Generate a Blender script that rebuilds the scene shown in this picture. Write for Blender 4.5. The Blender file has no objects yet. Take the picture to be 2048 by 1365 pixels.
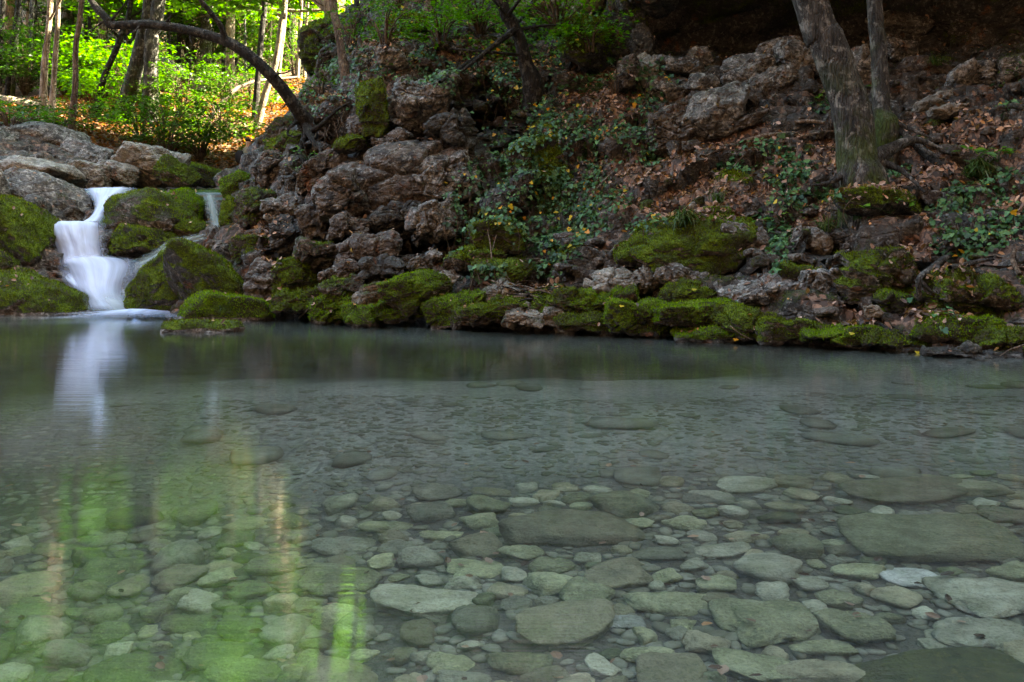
import bpy, bmesh, math, random
import numpy as np
from mathutils import Vector, Matrix
random.seed(7)
SC = bpy.context.scene
COL = SC.collection
R = math.radians
# ------------------------------------------------------------------ camera, sky, sun, exposure
FPX, HOR, CH = 1900.0, 520.0, 0.9          # focal length in photo pixels, horizon row, camera height above the water
cam_d = bpy.data.cameras.new('camera')
cam = bpy.data.objects.new('camera', cam_d)
COL.objects.link(cam)
cam.location = (0, 0, CH)
cam.rotation_euler = (R(90), 0, 0)
cam_d.sensor_width = 36.0
cam_d.lens = FPX / 2048 * 36
cam_d.shift_y = (HOR - 682.5) / 2048
cam_d.clip_start = 0.05
cam_d.clip_end = 600
SC.camera = cam
SUN_AZ, SUN_EL = 78.0, 40.0                # azimuth from +Y towards +X
w = bpy.data.worlds.new("World")
SC.world = w
w.use_nodes = True
nt = w.node_tree
sky = nt.nodes.new('ShaderNodeTexSky')
sky.sky_type = 'NISHITA'
sky.sun_disc = False
sky.sun_elevation = R(SUN_EL)
sky.sun_rotation = R(SUN_AZ)
sky.air_density = 1.0
sky.dust_density = 1.5
sky.ozone_density = 1.0
bg = nt.nodes['Background']
bg.inputs['Strength'].default_value = 0.09
nt.links.new(sky.outputs[0], bg.inputs['Color'])
sl = bpy.data.lights.new('sun', 'SUN')
sun = bpy.data.objects.new('sun', sl)
COL.objects.link(sun)
sl.energy = 3.7
sl.angle = R(0.6)
sl.color = (1.0, 0.93, 0.8)
sd = Vector((math.sin(R(SUN_AZ)) * math.cos(R(SUN_EL)), math.cos(R(SUN_AZ)) * math.cos(R(SUN_EL)), math.sin(R(SUN_EL))))
sun.rotation_euler = sd.to_track_quat('Z', 'Y').to_euler()
sun.location = sd * 60
SC.view_settings.view_transform = 'Standard'
SC.view_settings.look = 'None'
SC.view_settings.gamma = 1.0
SC.view_settings.exposure = 4.95
SC.view_settings.use_white_balance = True      # set for the shade, as the photograph is
SC.view_settings.white_balance_temperature = 8300
SC.view_settings.white_balance_tint = 2
SC.cycles.use_denoising = True
SC.cycles.max_bounces = 8
SC.cycles.diffuse_bounces = 1
SC.cycles.glossy_bounces = 3
SC.cycles.transmission_bounces = 6
SC.cycles.transparent_max_bounces = 12
SC.cycles.caustics_reflective = False
SC.cycles.caustics_refractive = True
SC.cycles.sample_clamp_indirect = 6.0

# ------------------------------------------------------------------ helpers
def P(px, py, Y):
    return np.array([(px - 1024) / FPX * Y, Y, CH + (HOR - py) / FPX * Y])

def pix(V):
    Y = np.maximum(V[:, 1], 0.3)
    return 1024 + V[:, 0] / Y * FPX, HOR - (V[:, 2] - CH) / Y * FPX

def h32(a):
    a = a.astype(np.uint32)
    a ^= a >> np.uint32(16); a *= np.uint32(0x7feb352d)
    a ^= a >> np.uint32(15); a *= np.uint32(0x846ca68b)
    a ^= a >> np.uint32(16)
    return a

def perlin(p, seed=0):
    p = np.asarray(p, dtype=np.float64)
    i = np.floor(p).astype(np.int64)
    f = p - i
    u = f * f * f * (f * (f * 6 - 15) + 10)
    out = 0
    for dx in (0, 1):
        wx = u[:, 0] if dx else 1 - u[:, 0]
        for dy in (0, 1):
            wy = u[:, 1] if dy else 1 - u[:, 1]
            for dz in (0, 1):
                wz = u[:, 2] if dz else 1 - u[:, 2]
                hh = h32(((i[:, 0] + dx) * 73856093 ^ (i[:, 1] + dy) * 19349663 ^ (i[:, 2] + dz) * 83492791 ^ (seed * 2654435 + 977)) & 0xffffffff)
                a = (hh & np.uint32(0x3ff)).astype(np.float64) / 511.5 - 1
                b = ((hh >> np.uint32(10)) & np.uint32(0x3ff)).astype(np.float64) / 511.5 - 1
                c = ((hh >> np.uint32(20)) & np.uint32(0x3ff)).astype(np.float64) / 511.5 - 1
                out = out + wx * wy * wz * (a * (f[:, 0] - dx) + b * (f[:, 1] - dy) + c * (f[:, 2] - dz))
    return out * 1.1

def fbm(p, octv=4, seed=0, gain=0.5):
    s, a, t = 0, 1.0, 0
    for k in range(octv):
        s = s + a * perlin(p * (2.03 ** k) + k * 17.3, seed + k)
        t += a
        a *= gain
    return s / t

def ridged(p, octv=4, seed=0):
    s, a, t = 0, 1.0, 0
    for k in range(octv):
        s = s + a * (1 - np.abs(perlin(p * (2.1 ** k) + k * 11.7, seed + k)) * 2.2)
        t += a
        a *= 0.5
    return s / t

def worley(p, seed=0):
    """cell value (-1..1) and F2-F1 of a jittered grid of points: blocks and the joints between them"""
    i = np.floor(p).astype(np.int64)
    f1 = np.full(len(p), 9.0); f2 = np.full(len(p), 9.0); val = np.zeros(len(p))
    for dx in (-1, 0, 1):
        for dy in (-1, 0, 1):
            for dz in (-1, 0, 1):
                c = i + np.array([dx, dy, dz])
                hh = h32((c[:, 0] * 73856093 ^ c[:, 1] * 19349663 ^ c[:, 2] * 83492791 ^ (seed * 7919 + 31)) & 0xffffffff)
                q = np.stack([(hh & np.uint32(0x3ff)), (hh >> np.uint32(10)) & np.uint32(0x3ff), (hh >> np.uint32(20)) & np.uint32(0x3ff)], 1) / 1023.0
                d = np.linalg.norm(c + q - p, axis=1)
                v = (h32(hh + np.uint32(77)) & np.uint32(0xffff)) / 32767.5 - 1
                near = d < f1
                f2 = np.where(near, f1, np.minimum(f2, d))
                val = np.where(near, v, val)
                f1 = np.where(near, d, f1)
    return val, f2 - f1

def fracture(p, scale, seed):
    q = p * np.array([1, 1, 1.25]) * scale
    q = q + 0.35 * np.stack([perlin(q * 1.3, seed), perlin(q * 1.3, seed + 1), perlin(q * 1.3, seed + 2)], 1)
    v, e = worley(q, seed)
    return v, np.exp(-e / 0.07)

def sstep(a, b, x):
    t = np.clip((x - a) / (b - a), 0, 1)
    return t * t * (3 - 2 * t)

def mesh(name, V, faces, mat=None, smooth=True, attrs=None, parent=None, loc=None):
    """faces: list of (N,k) int arrays; one mesh object is linked."""
    me = bpy.data.meshes.new(name)
    V = np.asarray(V, dtype=np.float32)
    faces = [np.asarray(f, dtype=np.int32) for f in faces if len(f)]
    me.vertices.add(len(V))
    me.vertices.foreach_set('co', V.ravel())
    nl = sum(f.size for f in faces)
    npl = sum(len(f) for f in faces)
    me.loops.add(nl)
    me.loops.foreach_set('vertex_index', np.concatenate([f.ravel() for f in faces]))
    me.polygons.add(npl)
    tot = np.concatenate([np.full(len(f), f.shape[1], dtype=np.int32) for f in faces])
    me.polygons.foreach_set('loop_start', np.concatenate([[0], np.cumsum(tot)[:-1]]).astype(np.int32))
    me.update(calc_edges=True)
    me.polygons.foreach_set('use_smooth', np.full(npl, smooth, dtype=bool))
    for k, a in (attrs or {}).items():
        at = me.attributes.new(k, 'FLOAT', 'POINT')
        at.data.foreach_set('value', np.asarray(a, dtype=np.float32))
    if mat: me.materials.append(mat)
    me.validate()
    o = bpy.data.objects.new(name, me)
    COL.objects.link(o)
    if parent is not None: o.parent = parent
    if loc is not None: o.location = loc
    return o

def tag(o, label, cat, group=None):
    o['label'] = label
    o['category'] = cat
    if group: o['group'] = group
    return o

def struct(o, kind='structure'):
    o['kind'] = kind
    return o

def empty(name, loc):
    o = bpy.data.objects.new(name, None)
    o.empty_display_size = 0.2
    o.location = loc
    COL.objects.link(o)
    return o

def vnormals(V, T):
    a, b, c = V[T[:, 0]], V[T[:, 1]], V[T[:, 2]]
    fn = np.cross(b - a, c - a)
    N = np.zeros_like(V)
    for k in range(3):
        for d in range(3):
            N[:, d] += np.bincount(T[:, k], weights=fn[:, d], minlength=len(V))
    return N / np.maximum(np.linalg.norm(N, axis=1, keepdims=True), 1e-9)

def unit(v):
    return v / np.maximum(np.linalg.norm(v, axis=-1, keepdims=True), 1e-9)

def tris_of(Q):
    return np.concatenate([Q[:, [0, 1, 2]], Q[:, [0, 2, 3]]])

# ------------------------------------------------------------------ node materials
class NT:
    def __init__(s, name):
        s.m = bpy.data.materials.new(name)
        s.m.use_nodes = True
        s.t = s.m.node_tree
        s.t.nodes.clear()
        s.out = s.n('ShaderNodeOutputMaterial')
    def n(s, typ, **kw):
        nd = s.t.nodes.new(typ)
        for k, v in kw.items():
            setattr(nd, k, v)
        return nd
    def l(s, a, b): s.t.links.new(a, b)
    def put(s, sock, v):
        if hasattr(v, 'is_output') or isinstance(v, bpy.types.NodeSocket): s.l(v, sock)
        elif v is not None:
            if sock.type == 'RGBA' and len(v) == 3: v = (*v, 1)
            sock.default_value = v
    def coord(s, which='Object'): return s.n('ShaderNodeTexCoord').outputs[which]
    def pos(s): return s.n('ShaderNodeNewGeometry').outputs['Position']
    def mapping(s, v, scale=(1, 1, 1), rot=(0, 0, 0)):
        m = s.n('ShaderNodeMapping'); s.l(v, m.inputs[0])
        m.inputs['Scale'].default_value = scale; m.inputs['Rotation'].default_value = rot
        return m.outputs[0]
    def noise(s, v, scale, detail=4, rough=0.55, dist=0.0, out='Fac'):
        n = s.n('ShaderNodeTexNoise'); s.l(v, n.inputs['Vector'])
        n.inputs['Scale'].default_value = scale; n.inputs['Detail'].default_value = detail
        n.inputs['Roughness'].default_value = rough; n.inputs['Distortion'].default_value = dist
        return n.outputs[out]
    def voro(s, v, scale, feature='F1', out='Distance', rnd=1.0):
        n = s.n('ShaderNodeTexVoronoi', feature=feature); s.l(v, n.inputs['Vector'])
        n.inputs['Scale'].default_value = scale
        n.inputs['Randomness'].default_value = rnd
        return n.outputs[out]
    def ramp(s, f, stops, interp='LINEAR'):
        n = s.n('ShaderNodeValToRGB'); s.l(f, n.inputs[0])
        n.color_ramp.interpolation = interp
        el = n.color_ramp.elements
        while len(el) < len(stops): el.new(0.5)
        for e, (p, c) in zip(el, stops):
            e.position = p
            e.color = (c, c, c, 1) if isinstance(c, (int, float)) else (*c, 1)
        return n.outputs[0]
    def mix(s, f, a, b, mode='MIX'):
        n = s.n('ShaderNodeMix', data_type='RGBA', blend_type=mode)
        s.put(n.inputs[0], f); s.put(n.inputs[6], a); s.put(n.inputs[7], b)
        return n.outputs[2]
    def math(s, op, a, b=None, clamp=False):
        n = s.n('ShaderNodeMath', operation=op, use_clamp=clamp)
        s.put(n.inputs[0], a)
        if b is not None: s.put(n.inputs[1], b)
        return n.outputs[0]
    def attr(s, name, kind='GEOMETRY', out='Fac'):
        return s.n('ShaderNodeAttribute', attribute_name=name, attribute_type=kind).outputs[out]
    def bump(s, h, strength=0.5, dist=0.05, normal=None):
        n = s.n('ShaderNodeBump'); s.l(h, n.inputs['Height'])
        n.inputs['Strength'].default_value = strength; n.inputs['Distance'].default_value = dist
        if normal is not None: s.l(normal, n.inputs['Normal'])
        return n.outputs[0]
    def pbsdf(s, col, rough=0.8, spec=0.3, normal=None, **kw):
        n = s.n('ShaderNodeBsdfPrincipled')
        s.put(n.inputs['Base Color'], col); s.put(n.inputs['Roughness'], rough)
        s.put(n.inputs['Specular IOR Level'], spec)
        if normal is not None: s.l(normal, n.inputs['Normal'])
        for k, v in kw.items(): s.put(n.inputs[k], v)
        return n.outputs[0]
    def shmix(s, f, a, b):
        n = s.n('ShaderNodeMixShader'); s.put(n.inputs[0], f); s.l(a, n.inputs[1]); s.l(b, n.inputs[2])
        return n.outputs[0]
    def done(s, sh):
        s.l(sh, s.out.inputs[0]); return s.m

def rock_material(name, g1, g2, stain, lichen=0.5, ground=False):
    t = NT(name)
    p = t.pos()
    big = t.noise(p, 1.1, 5, 0.6)
    mid = t.noise(p, 6.0, 6, 0.65)
    fine = t.noise(p, 34.0, 4, 0.7)
    col = t.mix(t.ramp(mid, [(0.42, 0.0), (0.60, 1.0)]), g1, g2)
    col = t.mix(t.ramp(big, [(0.44, 0.0), (0.66, 0.85)]), col, stain)
    col = t.mix(t.ramp(fine, [(0.38, 0.8), (0.50, 0.0)]), col, (0.012, 0.011, 0.010))
    lic = t.math('MULTIPLY', t.ramp(t.noise(p, 13.0, 5, 0.7), [(0.54, 0.0), (0.62, 1.0)]), lichen)
    col = t.mix(lic, col, (0.46, 0.445, 0.41))
    rust = t.math('MULTIPLY', t.ramp(t.noise(p, 2.3, 4, 0.6), [(0.61, 0.0), (0.70, 1.0)]), t.ramp(fine, [(0.4, 0.0), (0.55, 0.8)]))
    col = t.mix(rust, col, (0.19, 0.062, 0.018))
    warp = t.mix(0.12, p, t.noise(p, 2.6, 3, 0.5, out='Color'))
    cr = t.voro(t.mapping(warp, (1.0, 1.0, 1.25), (0.2, 0.5, 0)), 2.6, 'DISTANCE_TO_EDGE')
    crk = t.ramp(cr, [(0.0, 0.0), (0.055, 1.0)])
    pits = t.voro(t.mapping(warp, (1, 1, 1.5)), 21.0)
    hgt = t.math('ADD', t.math('MULTIPLY', mid, 0.9), t.math('MULTIPLY', fine, 0.35))
    hgt = t.math('ADD', hgt, t.math('MULTIPLY', crk, 0.30))
    hgt = t.math('ADD', hgt, t.math('MULTIPLY', pits, 0.30))
    # moss and litter come from the mesh; the fine noise breaks their borders
    ms = t.math('ADD', t.attr('moss'), t.math('MULTIPLY', t.math('SUBTRACT', fine, 0.5), 0.7))
    msk = t.ramp(ms, [(0.42, 0.0), (0.58, 1.0)])
    mc = t.ramp(t.noise(p, 2.6, 6, 0.72), [(0.32, (0.010, 0.012, 0.003)), (0.42, (0.040, 0.034, 0.008)), (0.49, (0.050, 0.075, 0.006)), (0.57, (0.11, 0.18, 0.008)), (0.70, (0.19, 0.26, 0.014))])
    mc = t.mix(t.ramp(t.noise(p, 48, 3, 0.75), [(0.42, 0.0), (0.62, 0.85)]), mc, (0.012, 0.017, 0.003))
    mh = t.math('ADD', t.math('MULTIPLY', t.noise(p, 42.0, 3, 0.75), 0.8), t.math('MULTIPLY', t.noise(p, 9.0, 3, 0.6), 1.1))
    col = t.mix(msk, col, mc)
    hgt = t.mix(msk, hgt, t.math('ADD', mh, 0.9))
    if ground:
        li = t.math('ADD', t.attr('litter'), t.math('MULTIPLY', t.math('SUBTRACT', mid, 0.5), 0.8))
        lik = t.ramp(li, [(0.42, 0.0), (0.56, 1.0)])
        lv = t.n('ShaderNodeTexVoronoi'); t.l(t.mapping(warp, (1, 1, 1)), lv.inputs['Vector']); lv.inputs['Scale'].default_value = 17.0
        sep = t.n('ShaderNodeSeparateColor'); t.l(lv.outputs['Color'], sep.inputs[0])
        lc = t.ramp(sep.outputs[0], [(0.0, (0.014, 0.009, 0.006)), (0.35, (0.05, 0.028, 0.018)), (0.62, (0.14, 0.075, 0.045)), (0.86, (0.22, 0.125, 0.08)), (1.0, (0.28, 0.17, 0.115))])
        lc = t.mix(t.ramp(fine, [(0.35, 0.7), (0.6, 0.0)]), lc, (0.03, 0.018, 0.012))
        col = t.mix(lik, col, lc)
        hgt = t.mix(lik, hgt, t.math('MULTIPLY', sep.outputs[1], 1.1))
    if ground:
        sl_ = t.ramp(t.noise(p, 1.4, 5, 0.6), [(0.3, (0.30, 0.31, 0.28)), (0.7, (0.52, 0.53, 0.49))])
        sl_ = t.mix(t.ramp(t.noise(p, 22.0, 4, 0.7), [(0.4, 0.0), (0.6, 0.5)]), sl_, (0.12, 0.125, 0.09))
        sl_ = t.mix(t.attr('mud_shade'), sl_, (0.05, 0.045, 0.028))
        col = t.mix(t.attr('silt'), col, sl_)
    nrm = t.bump(hgt, 1.0, 0.065)
    rough = t.mix(msk, (0.62, 0.62, 0.62), (0.95, 0.95, 0.95))
    return t.done(t.pbsdf(col, rough, 0.32, nrm))

M = {}
M['ground'] = rock_material('ground_rock', (0.010, 0.009, 0.008), (0.056, 0.050, 0.043), (0.055, 0.040, 0.030), 0.3, True)
M['rock_grey'] = rock_material('grey_limestone', (0.026, 0.025, 0.024), (0.215, 0.207, 0.195), (0.085, 0.074, 0.062), 0.6)
M['rock_brown'] = rock_material('brown_limestone', (0.010, 0.008, 0.007), (0.120, 0.096, 0.077), (0.052, 0.034, 0.024), 0.34)
M['rock_pale'] = rock_material('pale_limestone', (0.12, 0.112, 0.095), (0.29, 0.27, 0.23), (0.18, 0.14, 0.10), 0.35)
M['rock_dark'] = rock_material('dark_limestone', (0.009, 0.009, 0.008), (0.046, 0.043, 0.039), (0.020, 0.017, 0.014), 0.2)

def cliff_material():
    """pale limestone wall with dark and rusty water streaks running down it"""
    t = NT('paled_streaked_limestone')
    p = t.pos()
    a = t.noise(t.mapping(p, (1.6, 1.6, 0.07)), 1.0, 5, 0.65)
    b = t.noise(t.mapping(p, (0.7, 0.7, 0.10)), 1.0, 4, 0.6)
    f = t.noise(p, 7.0, 5, 0.7)
    col = t.mix(t.ramp(f, [(0.35, 0.0), (0.65, 1.0)]), (0.34, 0.31, 0.28), (0.56, 0.52, 0.48))
    col = t.mix(t.ramp(a, [(0.46, 0.0), (0.58, 0.9)]), col, (0.06, 0.055, 0.05))
    col = t.mix(t.ramp(b, [(0.54, 0.0), (0.64, 0.8)]), col, (0.36, 0.22, 0.16))
    mk = t.math('MULTIPLY', t.ramp(t.noise(p, 0.7, 4, 0.6), [(0.5, 0.0), (0.6, 1.0)]), t.attr('moss'))
    col = t.mix(mk, col, (0.07, 0.10, 0.02))
    return t.done(t.pbsdf(col, 0.85, 0.2, t.bump(f, 0.8, 0.08)))
M['cliff'] = cliff_material()

def leaf_material(name, stops, trans=0.42, gloss=0.12, tint=1.25):
    t = NT(name)
    c = t.ramp(t.attr('rnd'), stops)
    d = t.pbsdf(c, 0.42, gloss * 3)
    tr = t.n('ShaderNodeBsdfTranslucent')
    t.l(t.mix(1.0, c, (1.4 * tint, 1.3 * tint, 0.25 * tint), 'MULTIPLY'), tr.inputs[0])
    return t.done(t.shmix(trans, d, tr.outputs[0]))

M['leaf_green'] = leaf_material('beech_leaf', [(0, (0.014, 0.05, 0.004)), (0.5, (0.034, 0.115, 0.006)), (0.85, (0.07, 0.17, 0.008)), (1, (0.13, 0.19, 0.01))])
M['leaf_shaded'] = leaf_material('shade_darkened_leaf', [(0, (0.008, 0.028, 0.004)), (0.6, (0.022, 0.075, 0.006)), (1, (0.05, 0.13, 0.010))], 0.35)  # leaf copy darkened in colour, in place of crown shade
M['leaf_bright'] = leaf_material('young_lit_leaf', [(0, (0.028, 0.10, 0.006)), (0.6, (0.06, 0.19, 0.008)), (1, (0.12, 0.24, 0.012))])  # its bright colour also stands in for daylight on the bank saplings
M['leaf_ivy'] = leaf_material('ivy_leaf', [(0, (0.010, 0.032, 0.012)), (0.45, (0.026, 0.080, 0.026)), (0.8, (0.055, 0.145, 0.05)), (1.0, (0.10, 0.20, 0.06))], 0.15, 0.09, 1.0)
M['leaf_yellow'] = leaf_material('yellow_leaf', [(0, (0.28, 0.25, 0.02)), (0.6, (0.50, 0.34, 0.02)), (1, (0.55, 0.20, 0.02))], 0.2, 0.1, 1.0)
M['leaf_dry'] = leaf_material('dry_leaf', [(0, (0.030, 0.018, 0.013)), (0.35, (0.10, 0.055, 0.038)), (0.7, (0.28, 0.17, 0.125)), (0.92, (0.50, 0.34, 0.27)), (1, (0.52, 0.24, 0.08))], 0.15, 0.08, 1.0)
M['leaf_orange'] = leaf_material('fallen_beech_leaf', [(0, (0.05, 0.02, 0.010)), (0.4, (0.15, 0.055, 0.024)), (0.8, (0.24, 0.095, 0.04)), (1, (0.34, 0.16, 0.07))], 0.2, 0.06, 1.0)
M['moss'] = leaf_material('moss_tuft', [(0, (0.024, 0.022, 0.004)), (0.35, (0.05, 0.062, 0.008)), (0.65, (0.12, 0.19, 0.010)), (1, (0.24, 0.30, 0.02))], 0.35, 0.02, 1.2)
M['moss_bright'] = leaf_material('bright_moss_tuft', [(0, (0.03, 0.06, 0.006)), (0.45, (0.10, 0.20, 0.010)), (1, (0.24, 0.38, 0.02))], 0.4, 0.02, 1.2)
M['grass'] = leaf_material('grass_blade', [(0, (0.02, 0.05, 0.01)), (0.6, (0.05, 0.11, 0.02)), (1, (0.12, 0.13, 0.05))], 0.3, 0.1, 1.0)

def bark_material(name, dark, light, patch, scale=1.0, moss=0.0):
    t = NT(name)
    p = t.pos()
    st = t.noise(t.mapping(p, (9 * scale, 9 * scale, 2.2 * scale)), 1.0, 5, 0.65)
    sp = t.noise(p, 7.0 * scale, 4, 0.6)
    col = t.mix(t.ramp(st, [(0.36, 0), (0.62, 1)]), dark, light)
    col = t.mix(t.ramp(sp, [(0.53, 0), (0.60, 0.7)]), col, patch)
    fw = t.noise(t.mapping(p, (26 * scale, 26 * scale, 3.0 * scale)), 1.0, 4, 0.7)
    col = t.mix(t.ramp(fw, [(0.36, 0.75), (0.5, 0.0)]), col, tuple(c * 0.35 for c in dark))
    if moss:
        mk = t.math('MULTIPLY', t.ramp(t.noise(p, 2.2, 4, 0.6), [(0.46, 0), (0.58, 1)]), t.attr('moss'))
        col = t.mix(mk, col, (0.04, 0.06, 0.008))
    pl = t.voro(t.mapping(t.mix(0.08, p, t.noise(p, 6.0, 3, 0.5, out='Color')), (30 * scale, 30 * scale, 4.5 * scale)), 1.0, 'DISTANCE_TO_EDGE')
    plk = t.ramp(pl, [(0.0, 0.0), (0.16, 1.0)])
    col = t.mix(t.ramp(pl, [(0.0, 0.4), (0.10, 0.0)]), col, tuple(c * 0.3 for c in dark))
    h = t.math('ADD', t.math('ADD', st, t.math('MULTIPLY', fw, 0.9)), t.math('ADD', t.math('MULTIPLY', sp, 0.3), t.math('MULTIPLY', plk, 0.6)))
    return t.done(t.pbsdf(col, 0.85, 0.2, t.bump(h, 0.9, 0.035)))
M['bark_grey'] = bark_material('grey_bark', (0.016, 0.015, 0.014), (0.08, 0.076, 0.07), (0.24, 0.23, 0.21), 1.0, 1.0)
M['bark_dark'] = bark_material('dark_bark', (0.007, 0.006, 0.005), (0.022, 0.019, 0.017), (0.10, 0.095, 0.085), 1.2)
M['bark_pale'] = bark_material('pale_bark', (0.10, 0.078, 0.055), (0.34, 0.27, 0.20), (0.42, 0.36, 0.27), 0.8)
M['bark_brown'] = bark_material('brown_bark', (0.05, 0.032, 0.022), (0.14, 0.095, 0.065), (0.22, 0.16, 0.11), 1.0)
M['dead_wood'] = bark_material('dead_wood', (0.12, 0.085, 0.06), (0.32, 0.25, 0.19), (0.42, 0.36, 0.30), 2.0)

# ------------------------------------------------------------------ tubes (trunks, branches, roots)
def resample(pts, n):
    pts = np.asarray(pts, float)
    # Catmull-Rom through the points
    k = len(pts)
    ext = np.vstack([2 * pts[0] - pts[1], pts, 2 * pts[-1] - pts[-2]])
    tt = np.linspace(0, k - 1, n)
    i = np.minimum(tt.astype(int), k - 2)
    f = (tt - i)[:, None]
    p0, p1, p2, p3 = ext[i], ext[i + 1], ext[i + 2], ext[i + 3]
    return 0.5 * ((2 * p1) + (-p0 + p2) * f + (2 * p0 - 5 * p1 + 4 * p2 - p3) * f ** 2 + (-p0 + 3 * p1 - 3 * p2 + p3) * f ** 3)

def tube(pts, rad, sides=10, n=None, rough=0.08, seed=0, freq=3.0):
    """tapered, slightly knobbly tube through pts; returns V, quads"""
    pts = np.asarray(pts, float)
    n = n or max(4, len(pts) * 4)
    C = resample(pts, n)
    r = np.interp(np.linspace(0, 1, n), np.linspace(0, 1, len(rad)), rad)
    t = unit(np.gradient(C, axis=0))
    ref = np.tile([0.31, 0.83, 0.2], (n, 1))
    a = unit(np.cross(t, ref))
    b = np.cross(t, a)
    ang = np.linspace(0, 2 * math.pi, sides, endpoint=False)
    V = (C[:, None, :] + r[:, None, None] * (np.cos(ang)[None, :, None] * a[:, None, :] + np.sin(ang)[None, :, None] * b[:, None, :])).reshape(-1, 3)
    cen = np.repeat(C, sides, axis=0)
    rr = np.repeat(r, sides)
    d = unit(V - cen)
    V = V + d * (rr * rough * 2 * fbm(V * freq, 3, seed))[:, None]
    i = np.arange(n - 1)[:, None] * sides
    j = np.arange(sides)[None, :]
    j2 = (j + 1) % sides
    Q = np.stack([i + j, i + j2, i + sides + j2, i + sides + j], -1).reshape(-1, 4)
    return V, Q

class Geo:
    """collects quads and triangles for one mesh"""
    def __init__(s): s.V, s.Q, s.T, s.A, s.n = [], [], [], {}, 0
    def add(s, V, Q=None, T=None, **attrs):
        if Q is not None: s.Q.append(np.asarray(Q) + s.n)
        if T is not None: s.T.append(np.asarray(T) + s.n)
        s.V.append(np.asarray(V))
        for k, a in attrs.items(): s.A.setdefault(k, []).append(np.broadcast_to(np.asarray(a, float), (len(V),)))
        s.n += len(V)
        return s
    def tube(s, *a, **k):
        return s.add(*tube(*a, **k))
    def build(s, name, mat, parent=None, smooth=True, loc=None):
        V = np.concatenate(s.V)
        if loc is not None: V = V - np.asarray(loc)
        f = []
        if s.Q: f.append(np.concatenate(s.Q))
        if s.T: f.append(np.concatenate(s.T))
        at = {k: np.concatenate(a) for k, a in s.A.items()}
        return mesh(name, V, f, mat, smooth, at, parent, loc if parent is None else None)

# ------------------------------------------------------------------ leaves
TPL = {
    'leaf': (np.array([[0, 0, 0], [0.45, -0.30, 0.07], [1, 0, -0.06], [0.45, 0.30, 0.07]]), np.array([[0, 1, 2], [0, 2, 3]])),
    'ivy': (np.array([[0.3, 0, 0.0], [0, 0, 0], [-0.12, -0.28, 0.04], [0.12, -0.5, 0.06], [0.38, -0.30, 0.03], [0.62, -0.34, 0.03], [1, 0, -0.06], [0.62, 0.34, 0.03], [0.38, 0.30, 0.03], [0.12, 0.5, 0.06], [-0.12, 0.28, 0.04]]),
            np.array([[0, k, k % 10 + 1] for k in range(1, 11)])),
    'dry': (np.array([[0, 0, 0.02], [0.32, -0.30, 0.16], [0.75, -0.24, 0.10], [1, 0, 0.10], [0.75, 0.24, 0.18], [0.32, 0.28, 0.12], [0.5, 0, 0]]),
            np.array([[6, k, (k + 1) % 6] for k in range(6)])),
    'tuft': (np.array([[0, -0.22, 0], [0, 0.22, 0], [0.1, 0, 1.0]]), np.array([[0, 1, 2]])),
    'blade': (np.array([[0, -0.03, 0], [0, 0.03, 0], [0.25, -0.025, 0.6], [0.25, 0.025, 0.6], [0.75, 0, 0.75]]), np.array([[0, 1, 3], [0, 3, 2], [2, 3, 4]])),
}
def cards(kind, pos, t, n, size, rng, rnd=None):
    T, F = TPL[kind]
    n = unit(n)
    t = unit(t - n * np.sum(t * n, -1, keepdims=True))
    b = np.cross(n, t)
    V = pos[:, None, :] + size[:, None, None] * (T[None, :, 0, None] * t[:, None, :] + T[None, :, 1, None] * b[:, None, :] + T[None, :, 2, None] * n[:, None, :])
    k = len(T)
    Fa = (np.arange(len(pos))[:, None, None] * k + F[None]).reshape(-1, 3)
    if rnd is None: rnd = rng.random(len(pos))
    return V.reshape(-1, 3), Fa, np.repeat(rnd, k)

def rdir(rng, n):
    return unit(rng.normal(size=(n, 3)))
# ------------------------------------------------------------------ terrain: one height field through control points
ctl = []
def C(px, *rows):
    for py, Y in rows: ctl.append(P(px, py, Y))
def W(*pts):
    for p in pts: ctl.append(np.array(p, float))
# right bank, column by column
C(600, (640, 14.2), (590, 14.5), (520, 14.9), (450, 15.3), (380, 15.8), (320, 16.3), (262, 17.0), (232, 18.3), (222, 20.5), (225, 24))
C(625, (195, 28), (180, 35))
C(660, (200, 18.2), (165, 20.5), (150, 24))
C(490, (398, 26.2), (392, 24.6))
C(700, (648, 13.4), (600, 13.75), (520, 14.2), (440, 14.6), (360, 15.0), (300, 15.4), (270, 15.9), (200, 16.4), (150, 17.0), (80, 19), (0, 22))
C(820, (655, 12.7), (600, 13.3), (540, 13.8), (460, 14.5), (380, 14.9), (310, 15.2), (260, 15.9), (180, 16.3), (140, 16.4), (90, 17.2), (30, 19.5), (-40, 22))
C(950, (658, 12.4), (610, 12.7), (560, 13.2), (480, 14.0), (400, 14.7), (300, 15.6), (220, 16.3), (150, 16.6), (110, 17.2), (60, 18), (0, 20.5))
C(1100, (664, 11.9), (620, 12.1), (570, 12.6), (480, 13.4), (400, 14.0), (300, 14.9), (200, 15.9), (120, 17), (50, 19), (0, 20.5), (-60, 22))
C(1300, (674, 11.1), (630, 11.3), (590, 11.7), (500, 12.5), (430, 13.1), (350, 13.9), (270, 14.8), (200, 15.7), (140, 16.8), (120, 18.5), (105, 20.5))
C(1500, (685, 10.4), (640, 10.6), (590, 11.0), (500, 11.7), (430, 12.3), (350, 13), (270, 13.9), (200, 14.9), (140, 16), (120, 18), (108, 20))
C(1700, (697, 9.65), (650, 9.9), (600, 10.4), (520, 10.9), (430, 11.5), (350, 12.2), (280, 13), (200, 14.2), (150, 15.5), (130, 17.5), (115, 19))
C(1900, (709, 9.05), (660, 9.3), (610, 9.8), (520, 10.3), (430, 10.9), (350, 11.6), (270, 12.4), (210, 13.3), (150, 14.8), (125, 16.5))
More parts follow.
